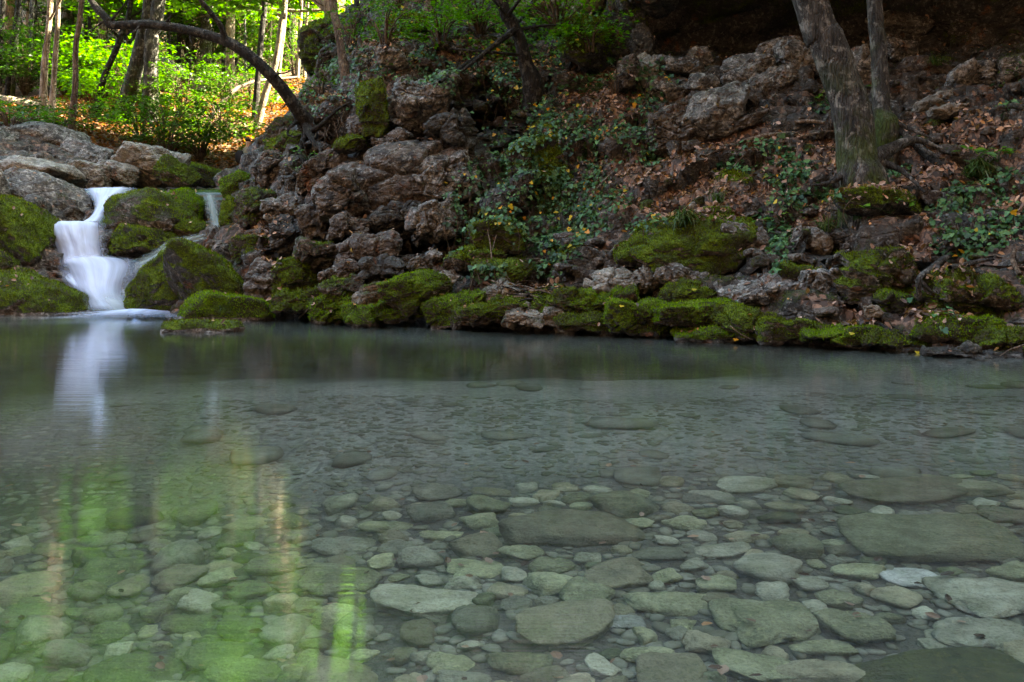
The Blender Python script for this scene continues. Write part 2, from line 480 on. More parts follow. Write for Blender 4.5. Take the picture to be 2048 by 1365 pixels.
C(2100, (720, 8.55), (670, 8.8), (610, 9.3), (520, 9.8), (400, 10.5), (300, 11.4), (200, 12.5), (130, 14.2))
C(2400, (740, 7.8), (680, 8.0), (600, 8.6), (450, 9.3), (300, 10.3), (150, 11.9))
C(2900, (780, 6.6), (680, 7.0), (550, 7.6), (350, 8.6), (150, 10.2))
W((12, 4, -0.4), (13, 4.5, 0.8), (15, 5.5, 2.2), (17, 7, 3.6), (14, 0, 0.6), (16, 0, 2), (20, 2, 4), (20, 9, 5), (14, -6, 0.8))
W((20, 14, 7), (24, 10, 8), (16, 17, 7.5), (12, 20, 8), (8, 23, 9), (2, 26, 9.5), (20, 30, 11), (8, 34, 12), (0, 32, 10.0), (30, 40, 14), (10, 60, 18), (30, 20, 10))
# left bank, falls, stream
C(-700, (646, 13.8), (560, 15), (420, 17.5), (280, 21), (190, 26))
C(-300, (640, 14.5), (500, 16), (400, 17.8), (300, 20.5), (215, 26))
C(0, (633, 15.1), (600, 15.3), (560, 15.7), (500, 16.5), (420, 17.8), (360, 19.2), (300, 21), (250, 23.5), (215, 27))
C(90, (632, 15.3), (600, 15.6), (560, 16.2), (500, 17.0), (440, 18.0), (370, 19.6), (320, 21.2), (260, 24), (225, 27))
C(150, (628, 16.0), (575, 16.6), (540, 17.05), (470, 17.35), (452, 17.6), (440, 18.2), (385, 20.0), (360, 20.8))
C(205, (629, 15.95), (590, 16.3), (545, 16.9), (470, 17.4), (450, 17.8), (400, 19.0), (382, 20.1))
C(300, (633, 15.3), (600, 15.7), (550, 16.4), (505, 17.2), (460, 17.8), (410, 18.6), (382, 20.0), (378, 22))
C(400, (640, 14.5), (600, 14.7), (540, 15.3), (500, 16.2), (480, 17.6), (440, 18.4), (395, 19.2), (382, 19.9), (378, 22))
C(470, (640, 14.3), (590, 14.6), (530, 15.2), (480, 16.4), (440, 17.4), (385, 18.6), (360, 20), (345, 23))
C(540, (640, 14.25), (570, 14.9), (500, 15.3), (420, 16.0), (360, 17.0), (325, 18.2), (290, 20.0))
W((-8, 24.5, 2.5), (-7.5, 22.5, 2.28), (-6.8, 20.8, 2.25), (-9.2, 20.5, 2.25))
C(60, (240, 25.5)); C(200, (285, 25)); C(300, (300, 26)); C(380, (335, 24.5)); C(450, (350, 24))
# forest floor and hill
C(-400, (180, 35)); C(0, (205, 31), (190, 36)); C(200, (255, 28), (195, 36)); C(350, (285, 28), (205, 36)); C(480, (290, 29), (205, 36)); C(560, (250, 27), (180, 36))
for px in (-700, -100, 200, 450, 700):
    C(px, (115, 48), (0, 68), (-190, 95), (-300, 130))
W((-60, 40, 12), (-40, 20, 18), (-35, 10, 16), (-50, 5, 30), (-30, 30, 8), (-25, 15, 2.5), (-18, 8, 0.6), (-16, 3, 0.8), (-20, -4, 1), (-15, 11.5, 0.1), (-12, 4, -0.6), (60, 90, 35), (0, 90, 34), (60, 50, 20), (-60, 100, 46))  # heights left of the view are raised to narrow the sky light
# pool bed
for x, y in [(0, -4), (-6, -4), (6, -4), (0, -5.6), (0, 1), (0, 3), (2.5, 3), (1, 5), (3.5, 5), (6, 4), (9, 2)]:
    ctl.append(np.array([x, y, -0.62]))
for x, y, z in [(-0.9, 3, -0.95), (-2.5, 3, -1.4), (-1.0, 5, -1.0), (-2.2, 5, -1.5), (-5, 5, -1.8), (-8, 2, -1.5), (-4, 0, -1.0)]:
    ctl.append(np.array([x, y, z]))
for x, y, z in [(0, 6.6, -0.62), (2.5, 6.6, -0.6), (4.2, 6.4, -0.5), (-1.6, 6.8, -0.8), (-3, 6.8, -1.15), (-6, 7, -1.5), (0.3, 7.5, -0.66), (-1.5, 7.6, -0.68), (2.2, 7.4, -0.62), (-3, 8.8, -1.45), (-1.3, 8.7, -1.35), (0.4, 8.6, -1.3), (2.2, 8.3, -1.1), (3.4, 7.8, -0.9), (5.2, 6.9, -0.9), (-5.5, 9.5, -1.7), (-8, 10, -1.7), (-2.9, 11.0, -2.2), (-0.9, 10.4, -2.2), (0.5, 10.0, -2.1), (2.0, 9.3, -1.8), (-5.5, 12.4, -2.0), (-9, 13.0, -1.6), (6.3, 6.2, -0.5)]:
    ctl.append(np.array([x, y, z]))
# just off the shore the bed drops
for px, Y in [(600, 14.2), (700, 13.4), (820, 12.7), (950, 12.4), (1100, 11.9), (1300, 11.1), (1500, 10.4), (1700, 9.65), (1900, 9.05), (2100, 8.55), (2400, 7.8), (0, 15.1), (200, 15.9), (400, 14.5), (500, 14.25), (-300, 14.5)]:
    ctl.append(np.array([(px - 1024) / FPX * (Y - 0.3), Y - 0.35, -0.5]))
ctl = np.array(ctl)
_d = np.linalg.norm(ctl[:, None, :2] - ctl[None, :, :2], axis=-1)
_n = len(ctl)
_A = np.zeros((_n + 3, _n + 3))
_A[:_n, :_n] = _d - np.eye(_n) * 0.06
_A[:_n, _n] = 1; _A[:_n, _n + 1:_n + 3] = ctl[:, :2] * 0.05
_A[_n:, :_n] = _A[:_n, _n:].T
_w = np.linalg.solve(_A, np.concatenate([ctl[:, 2], [0, 0, 0]]))
def H0(x, y):
    out = np.empty(len(x))
    for k in range(0, len(x), 40000):
        s = slice(k, k + 40000)
        d = np.hypot(x[s, None] - ctl[None, :, 0], y[s, None] - ctl[None, :, 1])
        out[s] = d @ _w[:_n] + _w[_n] + 0.05 * (x[s] * _w[_n + 1] + y[s] * _w[_n + 2])
    return out
def Hrough(x, y, z0):
    """ledges, lumps and cracks on the bank; softer on the forest floor and bed"""
    q = np.stack([x, y, z0], 1)
    z0 = np.asarray(z0)
    bank = sstep(-0.15, 0.25, z0) * (1 - sstep(24, 27, y)) * (1 - 0.75 * sstep(0, 3, y - 19) * (x < -6))
    lump = fbm(q * 1.15, 4, 3)
    z = z0 + bank * lump * 0.42
    s = 0.42
    wz = z + 0.35 * fbm(q * 0.7, 2, 9) + 0.12 * x
    fr = wz / s - np.floor(wz / s)
    z = z + bank * 0.55 * s * (sstep(0.55, 0.95, fr) - fr)
    z = z + bank * 0.09 * (ridged(q * 3.2, 3, 21) - 0.5)
    far = sstep(25, 32, y)
    z = z + far * 0.9 * fbm(q * 0.22, 3, 31) + (1 - bank) * (0.05 * fbm(q * 1.6, 3, 41) + 0.45 * sstep(5.6, 7.2, y) * (y < 20) * (z0 < -0.3) * fbm(q * 0.8, 2, 43))
    return z
def Hz(x, y):
    x = np.atleast_1d(np.asarray(x, float)); y = np.atleast_1d(np.asarray(y, float))
    return Hrough(x, y, H0(x, y))
xs = np.concatenate([np.arange(-70, -20, 2.0), np.arange(-20, -11.5, 0.2), np.arange(-11.5, 8.5, 0.05), np.arange(8.5, 20, 0.2), np.arange(20, 71, 2.0)])
ys = np.concatenate([np.arange(-6, 8, 0.2), np.arange(8, 19, 0.05), np.arange(19, 27, 0.1), np.arange(27, 45, 0.3), np.arange(45, 132, 1.5)])
gx, gy = np.meshgrid(xs, ys)
TX, TY = gx.ravel(), gy.ravel()
TZ = Hz(TX, TY)
TV = np.stack([TX, TY, TZ], 1)
nx, ny = len(xs), len(ys)
ii = (np.arange(ny - 1)[:, None] * nx + np.arange(nx - 1)[None]).ravel()
TQ = np.stack([ii, ii + 1, ii + nx + 1, ii + nx], 1)
TT = tris_of(TQ)
TN = vnormals(TV, TT)
# push the rock face in and out sideways a little, so ledges overhang
bankm = sstep(0.0, 0.4, TZ) * (1 - sstep(22, 25, TY))
_fv, _fe = fracture(TV, 1.5, 5)
_gv, _ge = fracture(TV, 4.0, 8)
TV = TV + TN * (bankm * (0.16 * fbm(TV * 1.9, 3, 77) + 0.17 * _fv - 0.12 * _fe + 0.05 * _gv - 0.04 * _ge))[:, None] * np.array([1, 1, 0.6])
TN = vnormals(TV, TT)
tpx, tpy = pix(TV)

def ell(px, py, cx, cy, rx, ry, soft=0.6):
    d = ((px - cx) / rx) ** 2 + ((py - cy) / ry) ** 2
    return 1 - sstep(1 - soft, 1 + soft, d)
def region(px, py, L, soft=0.6):
    m = np.zeros(len(px))
    for e in L: m = np.maximum(m, ell(px, py, *e[:4], soft) * (e[4] if len(e) > 4 else 1))
    return m
RECESS = [(950, 215, 70, 45, 1.2), (900, 430, 70, 28, .9), (845, 635, 60, 20, .8), (650, 630, 40, 20, .8), (1640, 505, 55, 24, 0.45), (1890, 565, 60, 34, 1.0), (1010, 250, 50, 50, .6),
          (640, 290, 45, 34, .9), (770, 275, 70, 18, .7), (840, 490, 70, 22, .7), (1130, 560, 60, 16, .7), (590, 560, 24, 34, .7), (1790, 405, 80, 20, .5), (560, 470, 30, 50, .6), (700, 480, 60, 16, .6), (1700, 570, 20, 40, .6), (1480, 525, 60, 14, .5), (660, 420, 20, 60, .5)]
_rc = region(tpx, tpy, RECESS, 0.7) * (TV[:, 1] > 7) * (TV[:, 1] < 22) * (TV[:, 2] > -0.25)
TV = TV - (TN * np.array([1, 1, 0.6])) * _rc[:, None]
TN = vnormals(TV, TT)
LITTER = [(1290, 350, 130, 60), (1200, 210, 90, 75), (1400, 400, 160, 40), (1550, 290, 130, 40), (1640, 340, 120, 60), (1930, 300, 150, 70), (2020, 420, 70, 60), (1850, 500, 60, 60), (1900, 560, 60, 40), (1010, 130, 90, 30), (950, 100, 80, 25),
          (1640, 620, 60, 20), (1860, 630, 60, 20), (1700, 640, 60, 14), (1080, 575, 45, 14), (640, 210, 50, 40, 0.7), (540, 480, 30, 60, 0.5), (1600, 420, 90, 40, 0.8), (1780, 340, 80, 60), (1480, 520, 60, 14), (760, 110, 60, 40, .7)]
MOSSR = [(1380, 500, 170, 80), (1150, 510, 60, 60, .8), (960, 480, 80, 40, .8), (1000, 540, 70, 40), (1450, 370, 70, 40), (1750, 380, 120, 40), (1180, 90, 70, 70), (1080, 330, 60, 120, .7), (1750, 620, 300, 60, .8), (1200, 620, 350, 50, .8),
         (640, 590, 80, 60, .9), (800, 600, 140, 50), (480, 440, 40, 120, .9), (540, 300, 40, 60, .7), (730, 210, 30, 80, .9), (1760, 520, 80, 60, .8), (1950, 600, 120, 60), (860, 60, 80, 60, .7)]
tl = region(tpx, tpy, LITTER)
tl = np.where(TY > 24, 0.72 + 0.5 * fbm(TV * 0.5, 3, 5), tl)
_cave = (tpx > 1230) * (TZ > 4.0) * (TY > 13)
tl = np.where((TY < 24) & (_cave < 1), np.maximum(tl, 0.47 + 0.35 * fbm(TV * 0.9, 3, 19)), tl)
IVYZ = [(1100, 330, 120, 150), (1060, 490, 90, 90), (960, 220, 100, 90), (1960, 440, 90, 50)]
tl = tl * (1 - 0.85 * region(tpx, tpy, IVYZ) * (TY < 22))
tl = tl * sstep(0.1, 0.4, TN[:, 2]) * (TV[:, 2] > 0.05)
tm = np.maximum(region(tpx, tpy, MOSSR) * 0.95, 0.45 * (TV[:, 0] > -4)) * sstep(-0.15, 0.5, TN[:, 2]) + 0.35 * fbm(TV * 2.2, 3, 15)
tm = tm * (TV[:, 2] > 0.06) * (TV[:, 1] < 24.5)
tm = tm * (1 - 0.8 * np.clip(tl, 0, 1))
t_obj = struct(mesh('terrain', TV, [TQ], M['ground'], True, {'moss': tm, 'litter': tl, 'silt': 1 - sstep(-0.12, -0.02, TZ), 'mud_shade': np.maximum(1 - sstep(-1.7, -0.75, TZ), 0.8 * (1 - sstep(4.2, 5.4, TY)))}))  # near bed also darkened: shade between the stones put into its colour

# steep slope added behind the camera, out of view, to block low sky light
def sky_blocker():
    x = np.arange(-75, 76, 1.5); y = np.arange(-5.0, -46, -1.5)
    X, Y = np.meshgrid(x, y); X, Y = X.ravel(), Y.ravel()
    Z = -0.6 + 2.2 * np.maximum(-6.0 - Y, 0) + 1.2 * fbm(np.stack([X * .12, Y * .12, X * 0], 1), 3, 2) * (1 - sstep(-14, -6, Y)) + 0.02 * np.abs(X)
    n = len(x); k = (np.arange(len(y) - 1)[:, None] * n + np.arange(n - 1)[None]).ravel()
    struct(mesh('sky_blocker_slope', np.stack([X, Y, Z], 1), [np.stack([k, k + n, k + n + 1, k + 1], 1)], M['ground'], True, {'moss': np.full(len(X), 0.5), 'litter': np.full(len(X), 0.6), 'silt': np.zeros(len(X)), 'mud_shade': np.zeros(len(X))}))
sky_blocker()

# surfaces that plants and leaves are strewn over: vertices, triangles, moss
SURF = [(TV, TT[(TV[TT[:, 0], 1] > 7) & (TV[TT[:, 0], 1] < 26) & (np.abs(TV[TT[:, 0], 0]) < 13) & (TV[TT[:, 0], 2] > 0.02)], tm)]

# ------------------------------------------------------------------ boulders
_ico = {}
def ico(sub):
    if sub not in _ico:
        bm = bmesh.new()
        bmesh.ops.create_icosphere(bm, subdivisions=sub, radius=1.0)
        bm.verts.ensure_lookup_table()
        _ico[sub] = (np.array([v.co[:] for v in bm.verts]), np.array([[v.index for v in f.verts] for f in bm.faces]))
        bm.free()
    return _ico[sub]

def rock_shape(half, seed, sub=5, smoothq=13, rough=1.0, planes=13, strata=0.0, crag=1.0):
    """a weathered block: rounded polytope with lumps, ledges and cracks; half = half sizes in metres"""
    rng = np.random.default_rng(seed)
    U, F = ico(sub)
    half = np.asarray(half, float)
    nk = rdir(rng, planes)
    nk = np.vstack([nk, np.eye(3), -np.eye(3)])
    c = np.concatenate([rng.uniform(0.72, 1.0, planes), np.full(6, 0.97)])
    d = np.maximum(U @ nk.T, 0) / c
    r = np.sum(d ** smoothq, axis=1) ** (-1.0 / smoothq)
    V = U * r[:, None] * half
    m = float(np.mean(half))
    off = rng.uniform(-50, 50, 3)
    q = V + off
    nn = unit(U / half)
    amp = rough * min(m, 0.6)
    disp = 0.20 * fbm(q * (1.1 / m), 3, seed % 97) + 0.10 * (ridged(q * (2.6 / m) * np.array([1, 1, 1.5]), 3, seed % 89 + 3) - 0.55)
    V = V + nn * (amp * disp)[:, None]
    if strata:
        zz = (V[:, 2] + 0.25 * m * fbm(q * (1.2 / m), 2, 5) + 0.3 * V[:, 0]) / (0.42 * m)
        V[:, :2] *= (1 + strata * 0.11 * (np.abs((zz % 1) - 0.5) * 4 - 1))[:, None]
    fv, fe = fracture(V + off, 0.95 / max(m, 0.25), seed % 53)
    gv, ge = fracture(V + off, 3.0 / max(m, 0.3), seed % 47)
    k = rough * min(m, 0.7) * crag
    if crag < 0.5: V = V + nn * (0.05 * m * fbm((V + off) * (4.0 / m), 3, 5))[:, None]
    V = V + nn * (k * (0.20 * fv - 0.15 * fe + 0.035 * gv - 0.035 * ge))[:, None]
    V = V + nn * (rough * 0.018 * fbm((V + off) * 11, 3, 7))[:, None]
    return V, F

def rotY(V, deg):
    a = R(deg); ca, sa = math.cos(a), math.sin(a)
    return np.stack([V[:, 0] * ca - V[:, 2] * sa, V[:, 1], V[:, 0] * sa + V[:, 2] * ca], 1)

def moss_tufts(name, V, T, moss, parent, rng, dens=1600, size=0.022, mat='moss', cap=9000):
    a, b, c = V[T[:, 0]], V[T[:, 1]], V[T[:, 2]]
    fn = np.cross(b - a, c - a)
    ar = np.linalg.norm(fn, axis=1) / 2
    mm = moss[T].mean(1)
    wt = ar * sstep(0.5, 0.75, mm)
    tot = wt.sum()
    if tot < 0.004: return None
    n = int(min(cap, tot * dens))
    if n < 20: return None
    k = rng.choice(len(T), n, p=wt / tot)
    u, v = rng.random(n), rng.random(n)
    s = np.sqrt(u)
    pos = a[k] * (1 - s)[:, None] + b[k] * (s * (1 - v))[:, None] + c[k] * (s * v)[:, None]
    nr = unit(unit(fn[k]) + np.array([0, 0, 0.5]) + rng.normal(size=(n, 3)) * 0.45)
    Vc, Fc, rn = cards('tuft', pos - nr * 0.004, rdir(rng, n), nr, size * rng.uniform(0.6, 1.5, n), rng, np.clip(rng.random(n) * 0.45 + 0.55 * (0.5 + 1.1 * fbm(pos * 1.7 + 9, 3, 3)), 0, 1))
    return mesh(name, Vc, [Fc], M[mat], False, {'rnd': rn}, parent)

NROCK = [0]
CRAG = [0.22]
def rock(px, py, hw, hh, Y, tilt=0, moss=0.3, mat='rock_brown', label='', name='boulder', depth=0.9, seed=None, sub=5, rough=1.0, strata=0.12, yaw=0, bright=0, q=20, sink=0):
    NROCK[0] += 1
    seed = seed or NROCK[0] * 13 + 5
    if py > 596 and px > 580 and moss > 0.5: hw *= 1.28; rough *= 1.5; bright = bright or NROCK[0] % 2
    k = Y / FPX
    a, c = hw * k, hh * k
    b = depth * (a + c) / 2
    V, F = rock_shape((a, b, c), seed, max(sub, 6 if max(a, c) > 0.33 else 5), q, rough, 13, strata, CRAG[0] * (1.0 if moss < 0.75 else 0.5))
    if yaw:
        ca, sa = math.cos(R(yaw)), math.sin(R(yaw))
        V = np.stack([V[:, 0] * ca - V[:, 1] * sa, V[:, 0] * sa + V[:, 1] * ca, V[:, 2]], 1)
    V = rotY(V, tilt)
    loc = P(px, py, Y)
    N = vnormals(V, F)
    Wd = V + loc
    if moss > 0.78 and not bright: moss = 0.70 if py > 570 and px > 580 else 0.80
    mo = moss * 1.15 * sstep(-0.75, 0.45, N[:, 2]) + 0.55 * fbm(Wd * 1.6, 3, 11) + (moss - 0.5) * 0.55
    mo = mo * (Wd[:, 2] > 0.05 + 0.05 * fbm(Wd * 3, 2, 4))
    o = mesh(name, V, [F], M[mat], True, {'moss': mo}, None, loc)
    tag(o, label, 'rock' if name != 'boulder' else 'boulder')
    mt_ = moss_tufts('moss', V, F, mo, o, np.random.default_rng(seed + 1), 2600 if Y < 13 else 1900, 0.026 if Y < 13 else 0.032, 'moss_bright' if bright else 'moss')
    if mt_: mt_['kind'] = 'stuff'
    SURF.append((Wd, F, mo))
    return o
# left of the pool and around the falls
B, D, G, PL = 'rock_brown', 'rock_dark', 'rock_grey', 'rock_pale'
rock(415, 657, 86, 20, 11.95, 0, 1.0, B, 'low mossy rock poking out of the pool in front of the falls', 'rock', 0.9, rough=0.6)
rock(425, 578, 118, 66, 15.1, -36, 0.76, D, 'big wedge of moss covered rock standing between the falls and the pool edge', depth=0.8, sub=6, strata=0.15, rough=0.8, q=9)
rock(352, 562, 108, 58, 15.6, 27, 0.68, D, 'dark sloping shoulder of rock beside the white foam of the falls', depth=0.8, strata=0.2, rough=0.7)
rock(458, 628, 112, 40, 14.3, -6, 1.0, B, 'bright green moss cushion rock at the waterline right of the falls', depth=0.7, rough=0.5, bright=1)
rock(533, 575, 42, 68, 14.7, 12, 0.25, B, 'pointed bare grey brown rock behind the bright moss cushion', strata=0.5)
rock(555, 628, 32, 30, 14.4, -30, 0.2, B, 'small grey rock at the foot of the pointed rock, touching the water', 'rock')
rock(22, 470, 95, 72, 17.0, -38, 0.66, B, 'steep moss streaked boulder left of the white veil of the falls', depth=0.8, sub=6, strata=0.2, rough=0.7)
rock(60, 610, 165, 62, 15.8, -22, 0.66, B, 'long mossy slab sloping into the pool in the lower left of the falls', depth=0.7, sub=6, strata=0.1, rough=0.6)
rock(-90, 540, 130, 70, 16.2, -10, 0.7, B, 'mossy boulder at the left edge of the photo above the sloping slab')
rock(92, 405, 92, 58, 18.9, -22, 0.35, G, 'smooth grey boulder with a moss skirt above the veil of the falls', depth=0.8, sub=6, strata=0.1, rough=0.7)
rock(60, 345, 110, 36, 20.4, -6, 0.05, PL, 'wide pale grey water worn slab above the moss skirted boulder', depth=0.9, strata=0.1, rough=0.8)
rock(-40, 400, 80, 60, 18.6, 0, 0.2, G, 'grey boulder cut by the left edge of the photo')
rock(175, 356, 48, 30, 21.0, -8, 0.35, PL, 'small pale hump of rock with mossy foot above the upper stream', 'rock', strata=0.1)
rock(238, 352, 46, 27, 21.3, -10, 0.3, PL, 'second pale hump of rock, right of the small hump by the stream', 'rock', strata=0.1)
rock(300, 332, 72, 48, 21.8, -18, 0.2, PL, 'large pale angular boulder above the upper stream, cracked on top', depth=0.8, sub=6)
rock(352, 352, 46, 26, 21.2, -32, 0.7, B, 'mossy rock sloping right below the large pale angular boulder', 'rock')
rock(405, 352, 52, 24, 22.6, -18, 0.65, B, 'low dark mossy rock beside the sunlit leaf patch upstream', 'rock')
rock(175, 318, 62, 34, 22.8, -15, 0.3, G, 'grey boulder with a dark hollow under it, behind the pale humps')
rock(80, 285, 100, 42, 23.6, -14, 0.15, G, 'broad grey ledge of rock below the tree roots on the left bank', depth=0.8, sub=6)
rock(-40, 290, 90, 50, 23.0, 0, 0.2, G, 'grey rock under the shrub at the left edge of the photo')
rock(298, 425, 98, 52, 18.0, -10, 0.55, G, 'moss sided boulder with bare grey top right of the falls', depth=0.8, sub=6, strata=0.2, rough=0.8)
rock(365, 420, 55, 48, 18.4, -38, 0.98, B, 'bright mossy shoulder sloping towards the small right cascade', strata=0.1, rough=0.6, bright=1)
rock(290, 492, 90, 42, 17.5, -6, 0.6, D, 'dark wet rock under the bare topped boulder beside the veil', strata=0.1)
rock(390, 462, 42, 24, 17.8, -20, 0.7, B, 'little mossy rock just left of the small right cascade', 'rock')
rock(466, 452, 26, 60, 18.0, 6, 0.95, D, 'upright mossy rock just right of the small right cascade', strata=0.2)
rock(478, 372, 34, 26, 18.9, 25, 1.0, B, 'round mossy rock on the bank just below the hiker', 'rock', bright=1)
rock(500, 515, 40, 42, 15.6, 0, 0.6, B, 'mossy block above the pointed rock at the left end of the bank')
# rocky outcrop in the middle
CRAG[0] = 1.0
rock(550, 340, 44, 46, 17.2, 25, 0.35, B, 'hump of grey rock at the upper left end of the outcrop', sub=6)
rock(520, 420, 44, 46, 16.4, 10, 0.5, B, 'mossy grey rock under the hump at the left end of the outcrop')
rock(565, 420, 40, 30, 15.4, 15, 0.0, G, 'light grey block jutting from the left side of the outcrop', 'rock', rough=1.3)
rock(585, 470, 40, 48, 15.2, 20, 0.05, D, 'dark block leaning under the light grey jutting block')
rock(625, 440, 26, 42, 14.9, 10, 0.05, B, 'narrow upright brown rock between the dark block and the big face', 'rock')
rock(640, 345, 62, 36, 15.6, 28, 0.2, B, 'slanting brown ledge under the hanging roots')
rock(790, 370, 165, 92, 15.1, 8, 0.0, B, 'huge brown grey rock face bulging from the middle of the bank', depth=0.55, sub=6, rough=0.9, strata=0.1, q=10)
rock(880, 345, 75, 52, 14.9, 6, 0.0, G, 'smooth grey nose of rock at the right end of the big rock face', depth=0.8, sub=6, rough=1.2)
rock(690, 400, 58, 62, 14.6, 15, 0.0, B, 'rust stained rock bulge on the left half of the big rock face', rough=1.3, strata=0.1)
rock(800, 440, 80, 34, 14.7, 10, 0.0, D, 'dark underside block below the big rock face', rough=1.2)
rock(700, 452, 46, 26, 14.3, -6, 0.05, B, 'rust edged ledge stone under the big rock face', 'rock', rough=1.2)
rock(870, 448, 52, 42, 13.9, 22, 0.05, G, 'grey knobbly rock below the right end of the big face beside the ivy', rough=1.1, strata=0.15)
rock(730, 500, 78, 28, 13.9, 10, 0.1, B, 'flat glittering brown ledge in the lower outcrop', rough=1.1, strata=0.1)
rock(640, 510, 62, 36, 14.3, 16, 0.45, B, 'half mossy brown ledge left of the glittering ledge', rough=1.2, strata=0.1)
rock(690, 545, 50, 18, 13.5, 8, 0.2, B, 'thin flat slab of rock under the glittering ledge', 'rock', rough=1.2)
rock(760, 540, 46, 22, 13.4, 4, 0.05, D, 'dark knobbly stone in the lower middle of the outcrop', 'rock', rough=1.3)
rock(838, 533, 26, 22, 13.0, 0, 0.0, B, 'rounded rust orange stone at the foot of the outcrop', 'rock')
rock(868, 512, 18, 12, 13.1, 0, 0.0, G, 'small pale stone above the rust orange stone', 'rock')
rock(690, 570, 46, 20, 13.3, 8, 0.5, B, 'flat brown stone with mossy top above the shore moss', 'rock')
rock(590, 560, 46, 48, 14.2, 20, 0.95, B, 'mossy mound overhanging the dark gap at the waterline')
rock(612, 600, 54, 26, 13.9, 10, 1.0, B, 'mossy ledge just above the dark water gap right of the pointed rock', 'rock')
rock(668, 612, 40, 36, 13.3, 20, 0.95, B, 'green mossy hump at the waterline under the flat stones')
rock(735, 605, 48, 34, 13.1, 18, 0.45, PL, 'pale slanting rock with moss on its lower half near the water')
rock(770, 632, 70, 22, 12.9, 4, 0.95, B, 'low moss roll along the waterline below the pale slanting rock', 'rock')
rock(835, 590, 72, 44, 12.8, 12, 0.95, B, 'large bright mossy rock overhanging a black gap at the waterline', bright=1)
rock(880, 565, 46, 16, 12.9, 18, 0.1, PL, 'bare pale crest on top of the overhanging mossy rock', 'rock')
rock(915, 615, 52, 30, 12.5, 22, 1.0, B, 'bright green moss bank sloping up to the right from the black gap', bright=1)
# upper outcrop
rock(838, 200, 62, 58, 15.6, -15, 0.25, G, 'rounded grey boulder under the overhanging ivy at the top of the outcrop', sub=6)
rock(800, 240, 66, 38, 15.8, -6, 0.15, G, 'grey brow of rock just left below the rounded grey boulder')
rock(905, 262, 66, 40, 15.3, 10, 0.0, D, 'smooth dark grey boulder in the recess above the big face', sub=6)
rock(745, 225, 36, 62, 15.6, 5, 0.95, D, 'column of rock padded with dark moss beside the root hollow')
rock(722, 262, 28, 28, 15.5, 0, 0.1, B, 'brown block under the moss padded column', 'rock')
rock(800, 275, 28, 18, 15.2, 0, 0.05, B, 'loose round stone wedged above the big face', 'rock')
rock(765, 288, 24, 14, 15.2, 0, 0.3, B, 'flat grey stone wedged left of the loose round stone', 'rock')
rock(700, 290, 34, 20, 15.3, 20, 0.85, B, 'mossy stone under the root hollow', 'rock')
rock(780, 110, 26, 34, 16.6, 20, 0.2, G, 'small pale outcrop on the slope above the moss padded column', 'rock')
rock(820, 60, 46, 34, 18.2, 20, 0.9, B, 'mossy knoll at the top of the slope with ivy round it', 'rock')
rock(570, 300, 40, 34, 17.6, 20, 0.6, B, 'mossy rock behind the roots on the left shoulder of the outcrop', 'rock')
rock(600, 350, 30, 40, 16.2, 15, 0.15, D, 'dark rock inside the root hollow', 'rock')
rock(560, 265, 34, 26, 18.8, 10, 0.5, B, 'earthy rock at the skyline left of the arching tree foot', 'rock')
rock(640, 95, 40, 66, 20.5, 6, 0.6, D, 'tall dark mossy crag at the edge of the forest')
rock(668, 130, 34, 40, 20.0, 0, 0.25, D, 'dark overhanging foot of the tall mossy crag')
# right bank: waterline row
rock(975, 625, 66, 26, 12.15, 12, 0.8, B, 'flat mossy slab rising from the water left of the brown twig pile', depth=1.1, strata=0.2)
rock(1005, 590, 42, 30, 12.4, 10, 0.45, PL, 'pale humped rock with moss below it beside the twig pile')
rock(1090, 590, 50, 18, 12.1, 6, 0.6, B, 'dark flat topped stone right of the twig pile', 'rock')
rock(1080, 635, 75, 22, 11.8, -8, 0.4, PL, 'pale lichen patched slab at the waterline', depth=1.1, strata=0.2)
rock(1135, 610, 52, 30, 11.8, 5, 0.8, B, 'rounded mossy stone behind the lichen patched slab')
rock(1195, 608, 60, 26, 11.7, 8, 0.85, B, 'low mossy stone with a bare cap left of the bright moss tuft')
rock(1190, 648, 70, 20, 11.5, 0, 0.75, B, 'flat mossy ledge touching the water right of the lichen slab', 'rock', depth=1.1)
rock(1300, 640, 66, 36, 11.1, 0, 1.0, D, 'plump dark moss mound at the waterline below the bright tuft')
rock(1325, 625, 26, 14, 11.0, 0, 1.0, B, 'small vivid lime green moss tuft on the plump mound', 'rock', bright=1, rough=0.4)
rock(1410, 628, 80, 30, 10.8, -4, 1.0, B, 'wide moss cushion below the long pale slab', bright=1, rough=0.6)
rock(1500, 650, 80, 30, 10.5, -8, 1.0, B, 'moss cushion sloping right along the waterline', rough=0.6)
rock(1440, 668, 80, 20, 10.55, 0, 0.85, D, 'dark wet moss roll at the water under the wide cushion', rough=0.7)
rock(1600, 668, 70, 26, 10.1, -6, 0.95, B, 'rounded moss roll at the waterline right of the fallen leaves', rough=0.6)
rock(1700, 672, 80, 26, 9.75, -4, 1.0, B, 'long low moss roll with short grass hanging to the water', rough=0.6)
rock(1800, 690, 60, 22, 9.4, -4, 0.7, D, 'dark low stone at the waterline under the moss rolls', 'rock')
rock(1920, 668, 76, 36, 9.3, 0, 1.0, B, 'big smooth green moss dome at the waterline on the right', bright=1, rough=0.5)
rock(2020, 680, 60, 28, 9.0, 0, 0.95, B, 'moss cushion at the right edge of the photo by the water', rough=0.6)
rock(1960, 705, 120, 16, 8.95, 0, 0.4, D, 'dark wet shelf of rock level with the water on the right', 'rock', depth=0.8)
rock(1950, 610, 76, 48, 9.7, -8, 0.65, B, 'dome shaped boulder with pale rim and brown moss on the right')
rock(2040, 600, 50, 44, 9.7, 0, 0.85, B, 'mossy boulder cut by the right edge of the photo')
